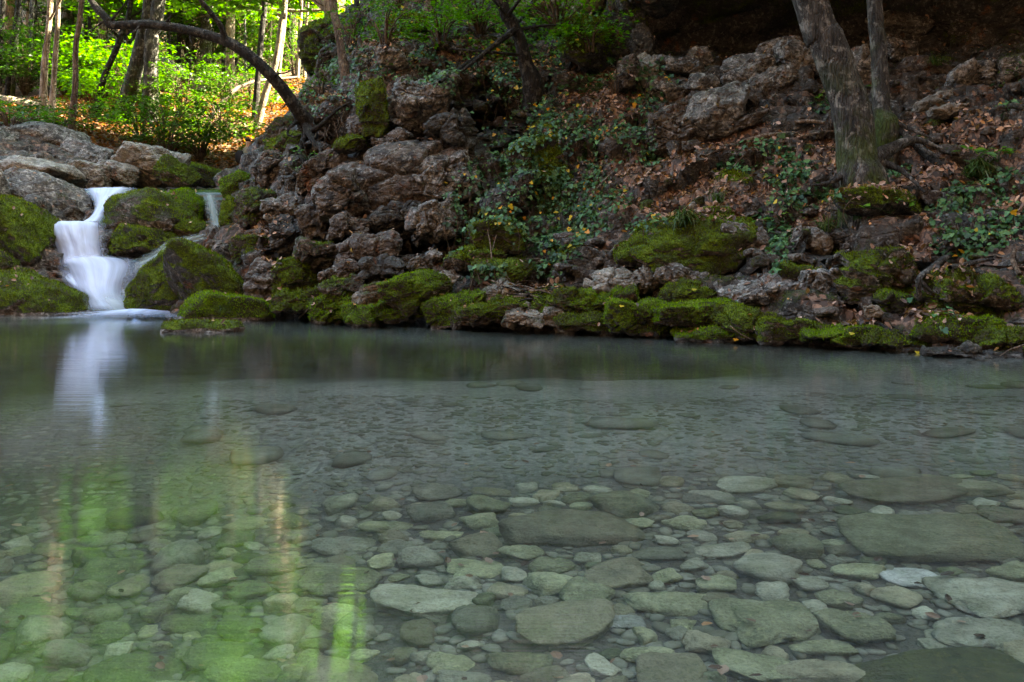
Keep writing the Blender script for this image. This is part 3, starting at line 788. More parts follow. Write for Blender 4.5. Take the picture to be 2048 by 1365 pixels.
# right bank: above the shore
rock(1530, 588, 108, 36, 11.0, 6, 0.1, G, 'long pale grey lichen slab lying above the moss cushions', depth=0.9, sub=6)
rock(1655, 572, 58, 40, 10.7, -10, 0.2, G, 'grey angular block right of the long lichen slab', sub=6)
rock(1630, 548, 70, 16, 10.9, -10, 0.9, B, 'moss layer stone resting over the grey angular block', 'rock')
rock(1760, 560, 70, 56, 10.4, 0, 0.6, G, 'blocky mossy rock stack with grey faces', sub=6, rough=1.3, strata=0.8)
rock(1730, 520, 52, 18, 10.5, 6, 0.9, B, 'overhanging mossy cap above the blocky rock stack', 'rock')
rock(1790, 610, 40, 30, 10.1, 0, 0.6, D, 'dark mossy stone at the foot of the blocky rock stack', 'rock')
rock(1745, 625, 18, 14, 9.95, 0, 0.1, PL, 'small pale stone among dry leaves above the moss rolls', 'rock')
rock(1230, 568, 60, 30, 11.9, 6, 0.15, PL, 'pale split block of stone under the hanging moss', sub=6)
rock(1295, 560, 34, 34, 11.9, 10, 0.1, PL, 'pale upright slab right of the split block', 'rock')
rock(1370, 558, 66, 24, 11.6, -14, 0.2, G, 'grey lichen rock band under the moss hummock')
rock(1370, 590, 66, 34, 11.35, 0, 0.98, D, 'dark shaggy moss bank above the vivid tuft')
rock(1375, 500, 130, 62, 12.2, 4, 1.0, B, 'great moss hummock in the middle of the right bank', sub=6, rough=0.8)
rock(1300, 500, 70, 44, 12.4, 10, 0.95, B, 'moss slope left of the great hummock', rough=0.8)
rock(1430, 445, 52, 32, 12.3, 0, 1.0, B, 'bright moss dome behind the grass tuft', bright=1, rough=0.5)
rock(1480, 480, 50, 30, 11.9, -8, 0.2, G, 'grey rock showing under the right end of the great hummock')
rock(1625, 478, 40, 26, 11.5, -18, 0.05, G, 'pale grey ledge over the dark hole')
rock(1640, 490, 26, 24, 11.4, -40, 0.0, PL, 'light stone hanging at the edge of the dark hole', 'rock')
rock(1775, 465, 46, 34, 11.3, -6, 0.3, G, 'lichen spotted boulder with moss cap below the leaning tree')
rock(1765, 432, 40, 22, 11.5, 0, 1.0, B, 'yellow green moss cushion on top of the lichen spotted boulder', 'rock', bright=1)
rock(1752, 408, 100, 36, 11.35, -4, 0.98, D, 'wide dark moss mound under the leaning tree', rough=0.8)
rock(2030, 530, 40, 22, 10.0, 10, 0.15, G, 'grey stone under the roots at the right edge', 'rock')
rock(1940, 490, 60, 30, 10.6, 0, 0.3, D, 'dark stone behind the curving root')
rock(1385, 411, 8, 8, 12.6, 0, 0.0, PL, 'tiny white stone standing on the leaf litter', 'rock', sub=4)
rock(1000, 480, 60, 40, 13.3, 12, 0.85, B, 'mossy ledge among the hanging ivy left of centre')
rock(950, 520, 66, 22, 13.1, 10, 0.6, B, 'thin moss topped ledge right of the rust orange stone', 'rock')
rock(1010, 545, 66, 26, 12.8, 4, 0.9, B, 'brown green moss bank above the pale humped rock')
rock(1080, 350, 56, 90, 14.6, 10, 0.75, D, 'tall dark mossy rib of rock inside the ivy curtain')
rock(1020, 400, 60, 36, 14.0, 20, 0.4, D, 'dark ledge beside the ivy right of the big face')
# upper right: boulders below the cave
CRAG[0] = 0.5
rock(1425, 235, 80, 58, 14.4, 18, 0.05, G, 'large domed boulder with dark spotted face in the middle of the slope', sub=6, rough=0.8)
rock(1345, 262, 50, 48, 14.5, 20, 0.15, B, 'broken brown boulder left of the large domed boulder', rough=1.3)
rock(1335, 180, 46, 26, 15.9, -8, 0.05, G, 'flat grey block at the left below the cave', 'rock')
rock(1405, 165, 30, 20, 15.6, -10, 0.05, G, 'square grey block right of the flat block below the cave', 'rock')
rock(1400, 115, 32, 20, 16.6, -10, 0.05, G, 'peaked grey block at the cave threshold', 'rock')
rock(1320, 130, 30, 20, 16.4, 0, 0.1, G, 'grey block near the ivy left of the cave threshold', 'rock')
rock(1370, 134, 44, 16, 16.2, -6, 0.05, G, 'long grey block below the peaked block', 'rock')
rock(1495, 145, 66, 40, 15.9, 10, 0.0, G, 'big sloping grey slab below the cave, left of the leaning tree', sub=6)
rock(1560, 100, 46, 28, 16.6, 8, 0.0, G, 'grey boulder behind the sloping slab at the cave mouth')
rock(1545, 165, 44, 30, 15.2, 20, 0.0, G, 'rounded grey boulder in front of the sloping slab')
rock(1600, 130, 50, 46, 15.9, 0, 0.05, G, 'tall grey boulder partly behind the leaning trunk')
rock(1610, 180, 34, 18, 15.0, 0, 0.1, D, 'low dark stone left of the leaning trunk', 'rock')
rock(1490, 200, 36, 18, 14.8, -10, 0.1, B, 'brown stone half buried above the domed boulder', 'rock')
rock(1500, 240, 40, 14, 14.1, 20, 0.1, B, 'tapering grey brown stone right of the domed boulder', 'rock')
rock(1290, 140, 22, 34, 16.0, 30, 0.0, PL, 'pale pointed stone among the dry leaves left of the cave', 'rock')
rock(1255, 150, 26, 34, 15.9, 20, 0.05, B, 'pointed brown rock with pale edge above the ivy', 'rock')
rock(1720, 150, 40, 56, 15.4, 5, 0.05, G, 'grey boulder between the two right hand trunks')
rock(1800, 100, 46, 24, 16.6, -6, 0.0, G, 'dim grey block just right of the thin trunk in the cave')
rock(1800, 55, 60, 34, 18.2, 0, 0.0, G, 'dim rounded boulder inside the cave')
rock(1840, 150, 66, 30, 15.6, 0, 0.05, B, 'brown earth covered rock right of the thin trunk')
rock(1920, 160, 40, 24, 14.4, 35, 0.1, G, 'slanted grey stone with litter right of the thin trunk', 'rock')
rock(1980, 150, 46, 30, 14.4, 15, 0.1, G, 'lumpy grey outcrop at the right below the cave', rough=1.4)
rock(1870, 205, 46, 16, 13.6, 25, 0.1, PL, 'low pale stone right of the tree roots', 'rock')
rock(1900, 225, 44, 14, 13.2, 10, 0.05, PL, 'row of pale stone teeth in the leaf litter', 'rock')
rock(1990, 235, 30, 14, 12.8, 25, 0.05, G, 'single grey stone at the upper right among dry leaves', 'rock')
rock(2035, 135, 40, 30, 14.2, 10, 0.5, G, 'mossy grey stone at the upper right edge')
rock(1170, 90, 62, 56, 16.8, 0, 0.85, D, 'mossy dark buttress left of the cave')
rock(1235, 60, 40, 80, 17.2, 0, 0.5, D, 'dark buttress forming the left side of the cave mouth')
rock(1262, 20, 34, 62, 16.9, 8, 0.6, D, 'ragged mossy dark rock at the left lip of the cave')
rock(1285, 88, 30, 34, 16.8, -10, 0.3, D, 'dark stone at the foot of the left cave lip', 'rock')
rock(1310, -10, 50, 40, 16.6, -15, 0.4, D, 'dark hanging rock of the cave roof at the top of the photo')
rock(1080, 10, 60, 22, 18.8, -6, 0.2, PL, 'pale rock showing through leaves at the top left of the cave')
rock(1170, 8, 46, 20, 18.4, 0, 0.15, PL, 'pale bare rock at the top above the mossy buttress')

# the shore goes on to the right of the photo
for px, py, hw, hh, Y, m in [(2140, 700, 80, 34, 8.7, 0.9), (2260, 715, 90, 36, 8.25, 0.9), (2180, 630, 80, 40, 9.2, 0.4), (2330, 660, 80, 46, 8.5, 0.6), (2420, 735, 90, 34, 7.75, 0.9), (2560, 745, 100, 40, 7.4, 0.8), (2250, 540, 80, 50, 9.4, 0.3)]:
    rock(px, py, hw, hh, Y, 0, m, B, 'boulder of the shore that goes on past the right edge of the photo')['group'] = 'shore boulders past the right edge'
# ------------------------------------------------------------------ cliff with the cave under it
def cliff():
    path = resample([P(720, 0, 29), P(900, 0, 25.5), P(1100, 0, 22.8), P(1240, 0, 20.4), P(1500, 0, 19.6), P(1750, 0, 18.6), P(2050, 0, 16.8), P(2450, 0, 14.6), (13, 11.5, 0), (16, 7, 0), (18, 1, 0), (19, -8, 0)], 240)  # runs on past the view, added there to block sun and sky
    s0 = np.linspace(0, 1, 240)
    s = np.linspace(0, 1, 240)
    depth = 4.2 * sstep(0.22, 0.34, s) * (1 - 0.5 * sstep(0.6, 0.9, s))
    t = unit(np.gradient(path[:, :2], axis=0))
    nrm = np.stack([t[:, 1], -t[:, 0]], 1)          # towards the pool
    nrm[nrm[:, 1] > 0.6] *= -1
    prof = resample(np.array([[0.0, 3.2, 0], [0.05, 4.4, 0], [-0.1, 5.6, 0], [0.25, 6.7, 0], [0.6, 6.75, 0], [1.0, 6.7, 0], [1.06, 7.3, 0], [0.98, 9.2, 0], [0.8, 12.0, 0], [0.3, 14.5, 0], [-0.8, 15.5, 0]]), 130)
    V = np.zeros((240, 130, 3))
    lift = 1.2 * (1 - sstep(0.16, 0.36, s))
    for i in range(240):
        off = prof[:, 0] * depth[i]
        V[i, :, 0] = path[i, 0] + nrm[i, 0] * off
        V[i, :, 1] = path[i, 1] + nrm[i, 1] * off
        V[i, :, 2] = (prof[:, 1] - lift[i] * 0.4) * (1 + 0.75 * float(sstep(0.62, 0.8, s[i])))  # right end raised out of view to keep direct sun off the pool
    V = V.reshape(-1, 3)
    k = (np.arange(239)[:, None] * 130 + np.arange(129)[None]).ravel()
    Q = np.stack([k, k + 1, k + 131, k + 130], 1)
    T = tris_of(Q)
    N = vnormals(V, T)
    V = V + N * (0.9 * fbm(V * 0.45, 4, 51) + 0.35 * (ridged(V * np.array([0.9, 0.9, 1.6]), 3, 61) - 0.5) + 0.08 * fbm(V * 3, 3, 8))[:, None]
    N = vnormals(V, T)
    mo = 0.5 * sstep(0, 0.7, N[:, 2]) + 0.4 * fbm(V * 0.8, 3, 4)
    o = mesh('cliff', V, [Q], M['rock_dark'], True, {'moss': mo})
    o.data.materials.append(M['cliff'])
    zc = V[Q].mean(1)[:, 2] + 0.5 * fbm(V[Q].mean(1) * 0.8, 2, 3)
    o.data.polygons.foreach_set('material_index', (zc > 7.0).astype(np.int32))  # cave part dark as painted shade, upper part pale to brighten the reflection
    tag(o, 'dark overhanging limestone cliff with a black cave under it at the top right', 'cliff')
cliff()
# ------------------------------------------------------------------ water
def water_material():
    t = NT('pool_water')
    p = t.pos()
    # long low ripples: their crests run across the view, so mirrored things are drawn out downwards
    wv = t.noise(t.mapping(p, (0.12, 9.0, 1), (0, 0, 0.03)), 1.0, 3, 0.6)
    w2 = t.noise(t.mapping(p, (0.3, 46.0, 1), (0, 0, -0.02)), 1.0, 2, 0.5)
    w3 = t.noise(t.mapping(p, (0.10, 2.2, 1)), 1.0, 2, 0.5)
    w4 = t.noise(t.mapping(p, (0.8, 2.0, 1)), 1.0, 2, 0.5)
    h = t.math('ADD', t.math('MULTIPLY', wv, 0.5), t.math('MULTIPLY', w2, 0.30))
    h = t.math('ADD', h, t.math('MULTIPLY', w3, 0.5))
    nrm = t.bump(h, 0.10, 0.02)
    gl = t.n('ShaderNodeBsdfGlossy'); gl.inputs['Roughness'].default_value = 0.05
    gl.inputs['Color'].default_value = (0.95, 0.97, 1.0, 1); t.l(nrm, gl.inputs['Normal'])
    tr = t.n('ShaderNodeBsdfRefraction'); tr.inputs['Color'].default_value = (0.96, 0.98, 0.97, 1)
    tr.inputs['IOR'].default_value = 1.33; tr.inputs['Roughness'].default_value = 0.035
    t.l(t.bump(w4, 0.12, 0.02), tr.inputs['Normal'])
    sheen_film = t.n('ShaderNodeBsdfDiffuse'); sheen_film.inputs['Color'].default_value = (0.42, 0.50, 0.46, 1)
    body = t.shmix(0.035, tr.outputs[0], sheen_film.outputs[0])  # small pale diffuse share paints a silvery sky veil over the water
    fr = t.n('ShaderNodeFresnel'); fr.inputs['IOR'].default_value = 1.7; t.l(nrm, fr.inputs['Normal'])
    s = t.shmix(fr.outputs[0], body, gl.outputs[0])
    va = t.n('ShaderNodeVolumeAbsorption'); va.inputs['Color'].default_value = (0.68, 0.76, 0.60, 1); va.inputs['Density'].default_value = 0.34
    t.l(va.outputs[0], t.out.inputs['Volume'])
    return t.done(s)
M['water'] = water_material()
bx = [(-24, -5.5, 0), (12.6, -5.5, 0), (12.6, 17.2, 0), (-24, 17.2, 0), (-24, -5.5, -4), (12.6, -5.5, -4), (12.6, 17.2, -4), (-24, 17.2, -4)]
struct(mesh('water', bx, [[(0, 1, 2, 3), (7, 6, 5, 4), (0, 4, 5, 1), (1, 5, 6, 2), (2, 6, 7, 3), (3, 7, 4, 0)]], M['water'], False))

def stream_material():
    t = NT('stream_water')
    p = t.pos()
    h = t.noise(t.mapping(p, (3, 2, 1)), 2.0, 3, 0.55)
    nrm = t.bump(h, 0.5, 0.05)
    return t.done(t.pbsdf((0.018, 0.03, 0.024), 0.12, 0.5, nrm))
M['stream'] = stream_material()
def fall_material(name, dens=1.0, lo=0.30, hi=0.62, col=(0.80, 0.86, 0.95)):
    t = NT(name)
    u, v = t.attr('fu'), t.attr('fv')
    cv = t.n('ShaderNodeCombineXYZ')
    t.l(t.math('MULTIPLY', u, 14.0), cv.inputs[0]); t.l(t.math('MULTIPLY', v, 1.0), cv.inputs[1])
    st = t.noise(cv.outputs[0], 1.0, 5, 0.62, 0.5)
    cw = t.n('ShaderNodeCombineXYZ')
    t.l(t.math('MULTIPLY', u, 3.5), cw.inputs[0]); t.l(t.math('MULTIPLY', v, 1.6), cw.inputs[1])
    bg_ = t.noise(cw.outputs[0], 1.0, 3, 0.5, 0.3)
    str_ = t.math('MULTIPLY', t.ramp(st, [(lo, 0.0), (hi, 1.0)]), t.ramp(bg_, [(0.3, 0.35), (0.6, 1.0)]))
    # solid in the middle, thin strands towards the sides
    al = t.math('ADD', t.math('MULTIPLY', t.attr('fa'), 0.82), t.math('MULTIPLY', str_, 0.30))
    al = t.math('MULTIPLY', al, t.ramp(t.attr('fa'), [(0.0, 0.0), (0.35, 0.35), (0.95, 1.0)]), True)
    al = t.math('MULTIPLY', al, dens, True)
    d = t.n('ShaderNodeBsdfDiffuse'); d.inputs[0].default_value = (*col, 1)
    tl = t.n('ShaderNodeBsdfTranslucent'); tl.inputs[0].default_value = (*col, 1)
    body = t.shmix(0.35, d.outputs[0], tl.outputs[0])
    tr = t.n('ShaderNodeBsdfTransparent')
    return t.done(t.shmix(al, tr.outputs[0], body))
M['fall'] = fall_material('white_water', 0.97, 0.36, 0.64, (0.66, 0.77, 1.0))
M['fall_thin'] = fall_material('thin_water', 0.6, 0.38, 0.7, (0.45, 0.55, 0.55))
def sheet(name, rows, mat, parent, bulge=0.15, nu=40, nv=60, fadet=0.06, fadeb=0.06, edge=0.12, seed=1):
    L = resample(np.array([P(*r[0]) for r in rows]), nv)
    Rr = resample(np.array([P(*r[1]) for r in rows]), nv)
    u = np.linspace(0, 1, nu)
    V = L[:, None, :] * (1 - u)[None, :, None] + Rr[:, None, :] * u[None, :, None]
    bl = bulge * np.sin(math.pi * u) ** 0.7
    V[:, :, 1] -= bl[None, :]
    V[:, :, 2] += bl[None, :] * 0.3
    v = np.linspace(0, 1, nv)
    fa = (np.clip(np.minimum(u, 1 - u) / edge, 0, 1) ** 0.8)[None, :] * np.clip(v / fadet, 0, 1)[:, None] * np.clip((1 - v) / fadeb, 0, 1)[:, None]
    V = V.reshape(-1, 3)
    V = V + np.array([0, -1, 0.2]) * (0.10 * fbm(np.stack([np.tile(u, nv) * 5, np.repeat(v, nu) * 2, np.full(nu * nv, seed * 3.3)], 1), 3, seed))[:, None]
    k = (np.arange(nv - 1)[:, None] * nu + np.arange(nu - 1)[None]).ravel()
    return mesh(name, V, [np.stack([k, k + nu, k + nu + 1, k + 1], 1)], M[mat], True, {'fu': np.tile(u, nv) + seed, 'fv': np.repeat(v, nu), 'fa': fa.ravel()}, parent)
def rw(*L): return [((a, y, Y), (b, y2, Y2)) for (a, y, Y, b, y2, Y2) in L]
wf = struct(empty('waterfall', (0, 0, 0)))
sheet('upper_slide', rw((150, 379, 19.4, 290, 376, 19.3), (168, 388, 19.05, 262, 386, 19.0), (182, 402, 18.75, 240, 400, 18.7), (188, 420, 18.3, 224, 418, 18.2), (178, 438, 17.9, 212, 436, 17.8), (150, 452, 17.5, 207, 450, 17.5)), 'fall', wf, 0.12, seed=2, edge=0.3)
sheet('veil', rw((84, 449, 17.5, 216, 448, 17.5), (86, 456, 17.3, 216, 455, 17.3), (95, 480, 17.15, 217, 480, 17.15), (108, 506, 17.05, 219, 505, 17.05), (118, 538, 16.9, 222, 536, 16.9)), 'fall', wf, 0.18, seed=3, edge=0.24, fadeb=0.06, fadet=0.03)
sheet('lower_cascade', rw((104, 518, 17.0, 268, 517, 17.0), (108, 540, 16.75, 304, 532, 16.75), (124, 563, 16.5, 296, 556, 16.4), (146, 588, 16.25, 278, 585, 16.15), (166, 612, 16.0, 280, 610, 15.9), (170, 638, 15.7, 320, 638, 15.5)), 'fall', wf, 0.30, seed=4, edge=0.42, fadet=0.1, fadeb=0.14)
sheet('mist', rw((130, 570, 16.0, 270, 566, 15.9), (150, 595, 15.85, 290, 592, 15.7), (160, 618, 15.7, 330, 616, 15.45), (165, 640, 15.5, 385, 640, 15.1)), 'fall_thin', wf, 0.12, seed=9, edge=0.5, fadet=0.5, fadeb=0.25)
sheet('side_spray', rw((112, 542, 16.6, 170, 538, 16.6), (118, 560, 16.4, 180, 556, 16.4), (136, 582, 16.25, 205, 577, 16.2), (160, 606, 16.1, 220, 602, 16.05)), 'fall', wf, 0.1, seed=5, edge=0.5, fadet=0.4, fadeb=0.4)
sheet('small_cascade', rw((400, 384, 18.9, 440, 382, 18.9), (405, 400, 18.55, 438, 398, 18.55), (408, 425, 18.15, 448, 424, 18.15), (416, 448, 17.8, 450, 446, 17.8), (424, 474, 17.5, 448, 472, 17.5)), 'fall_thin', wf, 0.08, seed=6, edge=0.45, fadet=0.2)
sheet('diagonal_run', [((450, 458, 17.6), (445, 480, 17.4)), ((385, 468, 17.4), (390, 494, 17.1)), ((335, 480, 17.15), (345, 514, 16.8)), ((300, 502, 16.85), (315, 540, 16.4)), ((250, 522, 16.6), (262, 566, 16.2))], 'fall_thin', wf, 0.06, seed=7, edge=0.45, fadet=0.2, fadeb=0.15)
# foam spreading on the pool
def foam():
    n = 60
    c = np.array([-6.0, 15.1, 0.03])
    rr = np.linspace(0, 1, 18)
    an = np.linspace(0, 2 * math.pi, n, endpoint=False)
    V = [c]; A = [1.0]
    for r in rr[1:]:
        for a in an:
            rad = r * (1.0 + 0.25 * math.sin(3 * a + 1) + 0.15 * math.sin(5 * a))
            V.append(c + np.array([1.75 * rad * math.cos(a) + 0.15 * rad, 1.25 * rad * math.sin(a), 0.10 * (1 - r) ** 2])); A.append(1.0 * (1 - r) ** 1.0)
    T = [(0, 1 + k, 1 + (k + 1) % n) for k in range(n)]
    Q = [(1 + j * n + k, 1 + (j + 1) * n + k, 1 + (j + 1) * n + (k + 1) % n, 1 + j * n + (k + 1) % n) for j in range(16) for k in range(n)]
    V = np.array(V)
    mesh('foam', V, [np.array(Q), np.array(T)], M['fall'], True, {'fu': V[:, 0] * 0.6, 'fv': V[:, 1] * 3, 'fa': np.array(A)}, wf)
foam()
sv, su = 30, 40
Ls = resample(np.array([P(110, 400, 19.2), P(95, 381, 19.45), (-9.7, 20.6, 2.43), (-9.2, 22.2, 2.46), (-8.2, 24, 2.55)]), sv)
Rs = resample(np.array([P(445, 400, 18.8), P(450, 381, 19.05), (-5.9, 20.4, 2.43), (-6.4, 22.2, 2.46), (-7.2, 24, 2.55)]), sv)
Vs = (Ls[:, None] * (1 - np.linspace(0, 1, su))[None, :, None] + Rs[:, None] * np.linspace(0, 1, su)[None, :, None]).reshape(-1, 3)
ks = (np.arange(sv - 1)[:, None] * su + np.arange(su - 1)[None]).ravel()
struct(mesh('stream', Vs, [np.stack([ks, ks + 1, ks + su + 1, ks + su], 1)], M['stream'], True))
# ------------------------------------------------------------------ depth of the built surfaces, for laying roots and twigs on them
ZB = np.full((360, 560), 99.0)
for _V, _T, _m in SURF:
    _c = np.concatenate([_V, _V[_T].mean(1)])
    _x, _y = pix(_c)
    _i = (_y / 4 + 5).astype(int); _j = (_x / 4 + 20).astype(int)
    _k = (_i >= 0) & (_i < 360) & (_j >= 0) & (_j < 560) & (_c[:, 1] > 5)
    np.minimum.at(ZB, (_i[_k], _j[_k]), _c[_k, 1])
def surfY(px, py, r=1):
    i, j = int(py / 4 + 5), int(px / 4 + 20)
    a = ZB[max(i - r, 0):i + r + 1, max(j - r, 0):j + r + 1]
    a = a[a < 90]
    return float(np.median(a)) if len(a) else 15.0
def groundY(px, py, lo=18.0, hi=70.0):
    Y = np.linspace(lo, hi, 600)
    x = (px - 1024) / FPX * Y
    z = CH + (HOR - py) / FPX * Y
    g = Hz(x, Y)
    k = np.argmax(g >= z)
    return float(Y[k]) if g[k] >= z[k] else hi

# ------------------------------------------------------------------ trees
def spray_leaves(rng, tips, per, L, Wd, size, droop=0.16, flat=0.30):
    """flat sprays of leaves: tips = (N,6) start point and direction"""
    n = len(tips)
    u = rng.random((n, per)) ** 0.8
    v = (rng.random((n, per)) * 2 - 1) * (0.35 + 0.65 * np.sin(np.pi * np.clip(u, 0.05, 0.95)))
    d = unit(tips[:, 3:] * np.array([1, 1, 0.35]))
    side = unit(np.cross(d, np.array([0, 0, 1.0])))
    l = L * rng.uniform(0.6, 1.3, n)
    pos = tips[:, None, :3] + d[:, None] * (u * l[:, None])[..., None] + side[:, None] * (v * Wd * (l / L)[:, None])[..., None]
    pos[..., 2] -= droop * (u * l[:, None]) ** 2 / L + 0
    pos += rng.normal(size=pos.shape) * 0.05 * L
    pos = pos.reshape(-1, 3)
    m = len(pos)
    nr = unit(np.array([0, 0, 1.0]) + rng.normal(size=(m, 3)) * flat)
    td = unit(np.repeat(d, per, axis=0) + np.repeat(side, per, axis=0) * (np.sign(v.ravel()) * 0.8)[:, None] + rng.normal(size=(m, 3)) * 0.3)
    tone = np.clip(0.55 * np.repeat(rng.random(n), per) + 0.45 * rng.random(m), 0, 1)
    return cards('leaf', pos, td, nr, size * rng.uniform(0.7, 1.35, m), rng, tone)

def grow(name, label, cat, path, rad, mat, rng, group=None, crown=None, leafmat='leaf_green', sides=10, limbs=(), twigsize=None):
    """tree: trunk with limbs as one mesh, crown of leaf sprays as another; path in world metres"""
    base = np.asarray(path[0], float)
    t = empty(name, base)
    tag(t, label, cat, group)
    g = Geo()
    V, Q = tube(path, rad, sides, max(10, len(path) * 7), 0.07, rng.integers(1000), 2.2)
    g.add(V - base, Q, moss=np.clip(1.2 - 0.5 * (V[:, 2] - base[2]), 0, 1))
    Cc = resample(path, 80)
    rr = np.interp(np.linspace(0, 1, 80), np.linspace(0, 1, len(rad)), rad)
    for lp, lr in limbs:
        V, Q = tube(lp, lr, 7, None, 0.07, rng.integers(1000), 3)
        g.add(V - base, Q, moss=0.0)
    if crown:
        n, z0, z1, ln, per, L, Wd, size = crown
        h = Cc[:, 2] - base[2]
        tips = []
        for k in range(n):
            z = z0 + (z1 - z0) * rng.random() ** 0.9
            i = int(np.argmin(np.abs(h - z)))
            a = rng.random() * 2 * math.pi
            top = (z - z0) / max(z1 - z0, 0.1)
            l = ln * rng.uniform(0.45, 1.1) * (1 - 0.55 * max(0, top - 0.35))
            d = np.array([math.cos(a), math.sin(a), rng.uniform(0.0, 0.6)])
            s = Cc[i] - base
            e = s + d * l
            mid = s + d * l * 0.5 + np.array([0, 0, 0.08 * l])
            r0 = min(rr[i] * 0.5, 0.02 + 0.012 * l)
            V, Q = tube([s, mid, e], [r0, r0 * 0.6, r0 * 0.22], 5, 7, 0.05, k, 3)
            g.add(V, Q, moss=0.0)
            for q in range(4):
                f = [1.0, 0.75, 0.5, 0.85][q]
                p = s + d * l * f + np.array([0, 0, 0.08 * l * (1 - f)])
                aa = a + rng.normal() * 0.75
                tips.append(np.concatenate([p - 0.2 * L * np.array([math.cos(aa), math.sin(aa), 0]), [math.cos(aa), math.sin(aa), 0.1]]))
        Vl, Fl, rn = spray_leaves(rng, np.array(tips), per, L, Wd, size)
        mesh('crown', Vl, [Fl], M[leafmat], False, {'rnd': rn}, t)
    g.build('trunk', M[mat], t)
    return t

def copy_tree(o, loc, rz=0.0, sc=1.0):
    c = o.copy(); COL.objects.link(c)
    c.location = loc; c.rotation_euler = (0, 0, rz); c.scale = (sc, sc, sc)
    for ch in o.children:
        d = ch.copy(); COL.objects.link(d); d.parent = c
    return c

RT = np.random.default_rng(11)
# (row of pixels from base to where it leaves the photo, base width px, top width px, bark, height, label)
BT = [
    ([(84, 232), (90, 120), (101, 0)], 15, 11, 'bark_pale', 17, 'slim pale trunk catching the sun, leftmost of the sunlit pair above the rocks'),
    ([(100, 240), (107, 170), (113, 80), (117, 0)], 12, 9, 'bark_pale', 16, 'slim sunlit trunk just right of its twin, growing out of the same root'),
    ([(137, 268), (150, 180), (152, 90), (163, 0)], 13, 10, 'bark_brown', 15, 'thin reddish brown trunk above the left grey ledge of rock'),
    ([(14, 190), (24, 90), (36, 0)], 10, 8, 'bark_dark', 16, 'thin dark trunk near the left edge of the photo, leaning right'),
    ([(24, 192), (33, 80), (42, 0)], 8, 7, 'bark_grey', 15, 'thin grey trunk close behind the dark leaning one at the left edge'),
    ([(-4, 200), (0, 90), (6, 0)], 12, 10, 'bark_dark', 17, 'dark trunk half cut by the left edge of the photo'),
    ([(192, 236), (205, 165), (232, 100), (247, 55), (262, 0)], 13, 10, 'bark_dark', 16, 'dark curved trunk leaning right in front of the bright green shrub'),
    ([(238, 238), (268, 150), (288, 70), (300, 0)], 32, 26, 'bark_grey', 20, 'thick grey mottled trunk leaning right in the middle of the forest'),
    ([(298, 245), (302, 150), (304, 70), (318, 0)], 30, 26, 'bark_grey', 20, 'thick upright dark grey trunk growing beside the mottled leaning one'),
    ([(356, 150), (358, 80), (363, 0)], 9, 8, 'bark_dark', 15, 'thin black trunk right of the thick pair'),
    ([(508, 262), (530, 190), (550, 130), (564, 40), (570, 0)], 14, 11, 'bark_pale', 16, 'slim bent trunk with sunlit patches beside the fallen pole'),
    ([(508, 240), (517, 140), (526, 40), (530, 0)], 12, 10, 'bark_dark', 15, 'dark straight trunk left of the bent sunlit one'),
    ([(552, 205), (560, 120), (572, 0)], 9, 8, 'bark_pale', 16, 'pale trunk just behind the bent sunlit one'),
    ([(594, 160), (600, 60), (603, 0)], 7, 6, 'bark_pale', 15, 'far thin pale trunk at the right end of the forest'),
    ([(608, 158), (612, 60), (616, 0)], 6, 5, 'bark_pale', 15, 'farther pale trunk nearest the mossy crag'),
    ([(446, 150), (450, 60), (455, 0)], 8, 7, 'bark_grey', 15, 'thin grey trunk behind the arching dark tree'),
    ([(410, 140), (404, 60), (398, 0)], 7, 6, 'bark_pale', 15, 'thin pale trunk leaning left behind the arching dark tree'),
    ([(60, 185), (62, 90), (66, 0)], 7, 6, 'bark_grey', 15, 'thin grey trunk between the left edge and the sunlit pair'),
    ([(222, 170), (226, 80), (228, 0)], 7, 6, 'bark_grey', 15, 'thin grey trunk left of the mottled leaning one'),
    ([(182, 180), (180, 80), (178, 0)], 7, 6, 'bark_dark', 15, 'thin dark trunk behind the bright green shrub'),
]
for q_, (a_, b_, w_, lab_) in enumerate([
    (48, 56, 6, 'thin trunk behind the dark leaning one, second row'), (118, 121, 5, 'thin far trunk right of the sunlit pair'), (208, 216, 5, 'hair thin far trunk left of the curved trunk'),
    (252, 256, 6, 'thin far trunk seen between the curved and mottled trunks'), (340, 338, 5, 'hair thin trunk just right of the thick upright one'), (380, 384, 6, 'thin trunk under the arch of the dark tree'),
    (428, 425, 5, 'hair thin trunk under the crown of the arch'), (470, 476, 6, 'thin straight trunk right of the arch branch fork'), (492, 489, 5, 'hair thin trunk left of the dark straight trunk'),
    (538, 544, 5, 'hair thin trunk between the dark straight and the bent trunk'), (580, 578, 6, 'thin far trunk right of the bent sunlit one'), (150, 146, 5, 'hair thin trunk behind the reddish brown one')]):
    BT.append(([(a_, 168 - q_ % 4 * 12), ((a_ + b_) / 2, 80), (b_, 0)], w_, w_ - 1, ['bark_pale', 'bark_dark', 'bark_grey'][q_ % 3], 15, lab_))
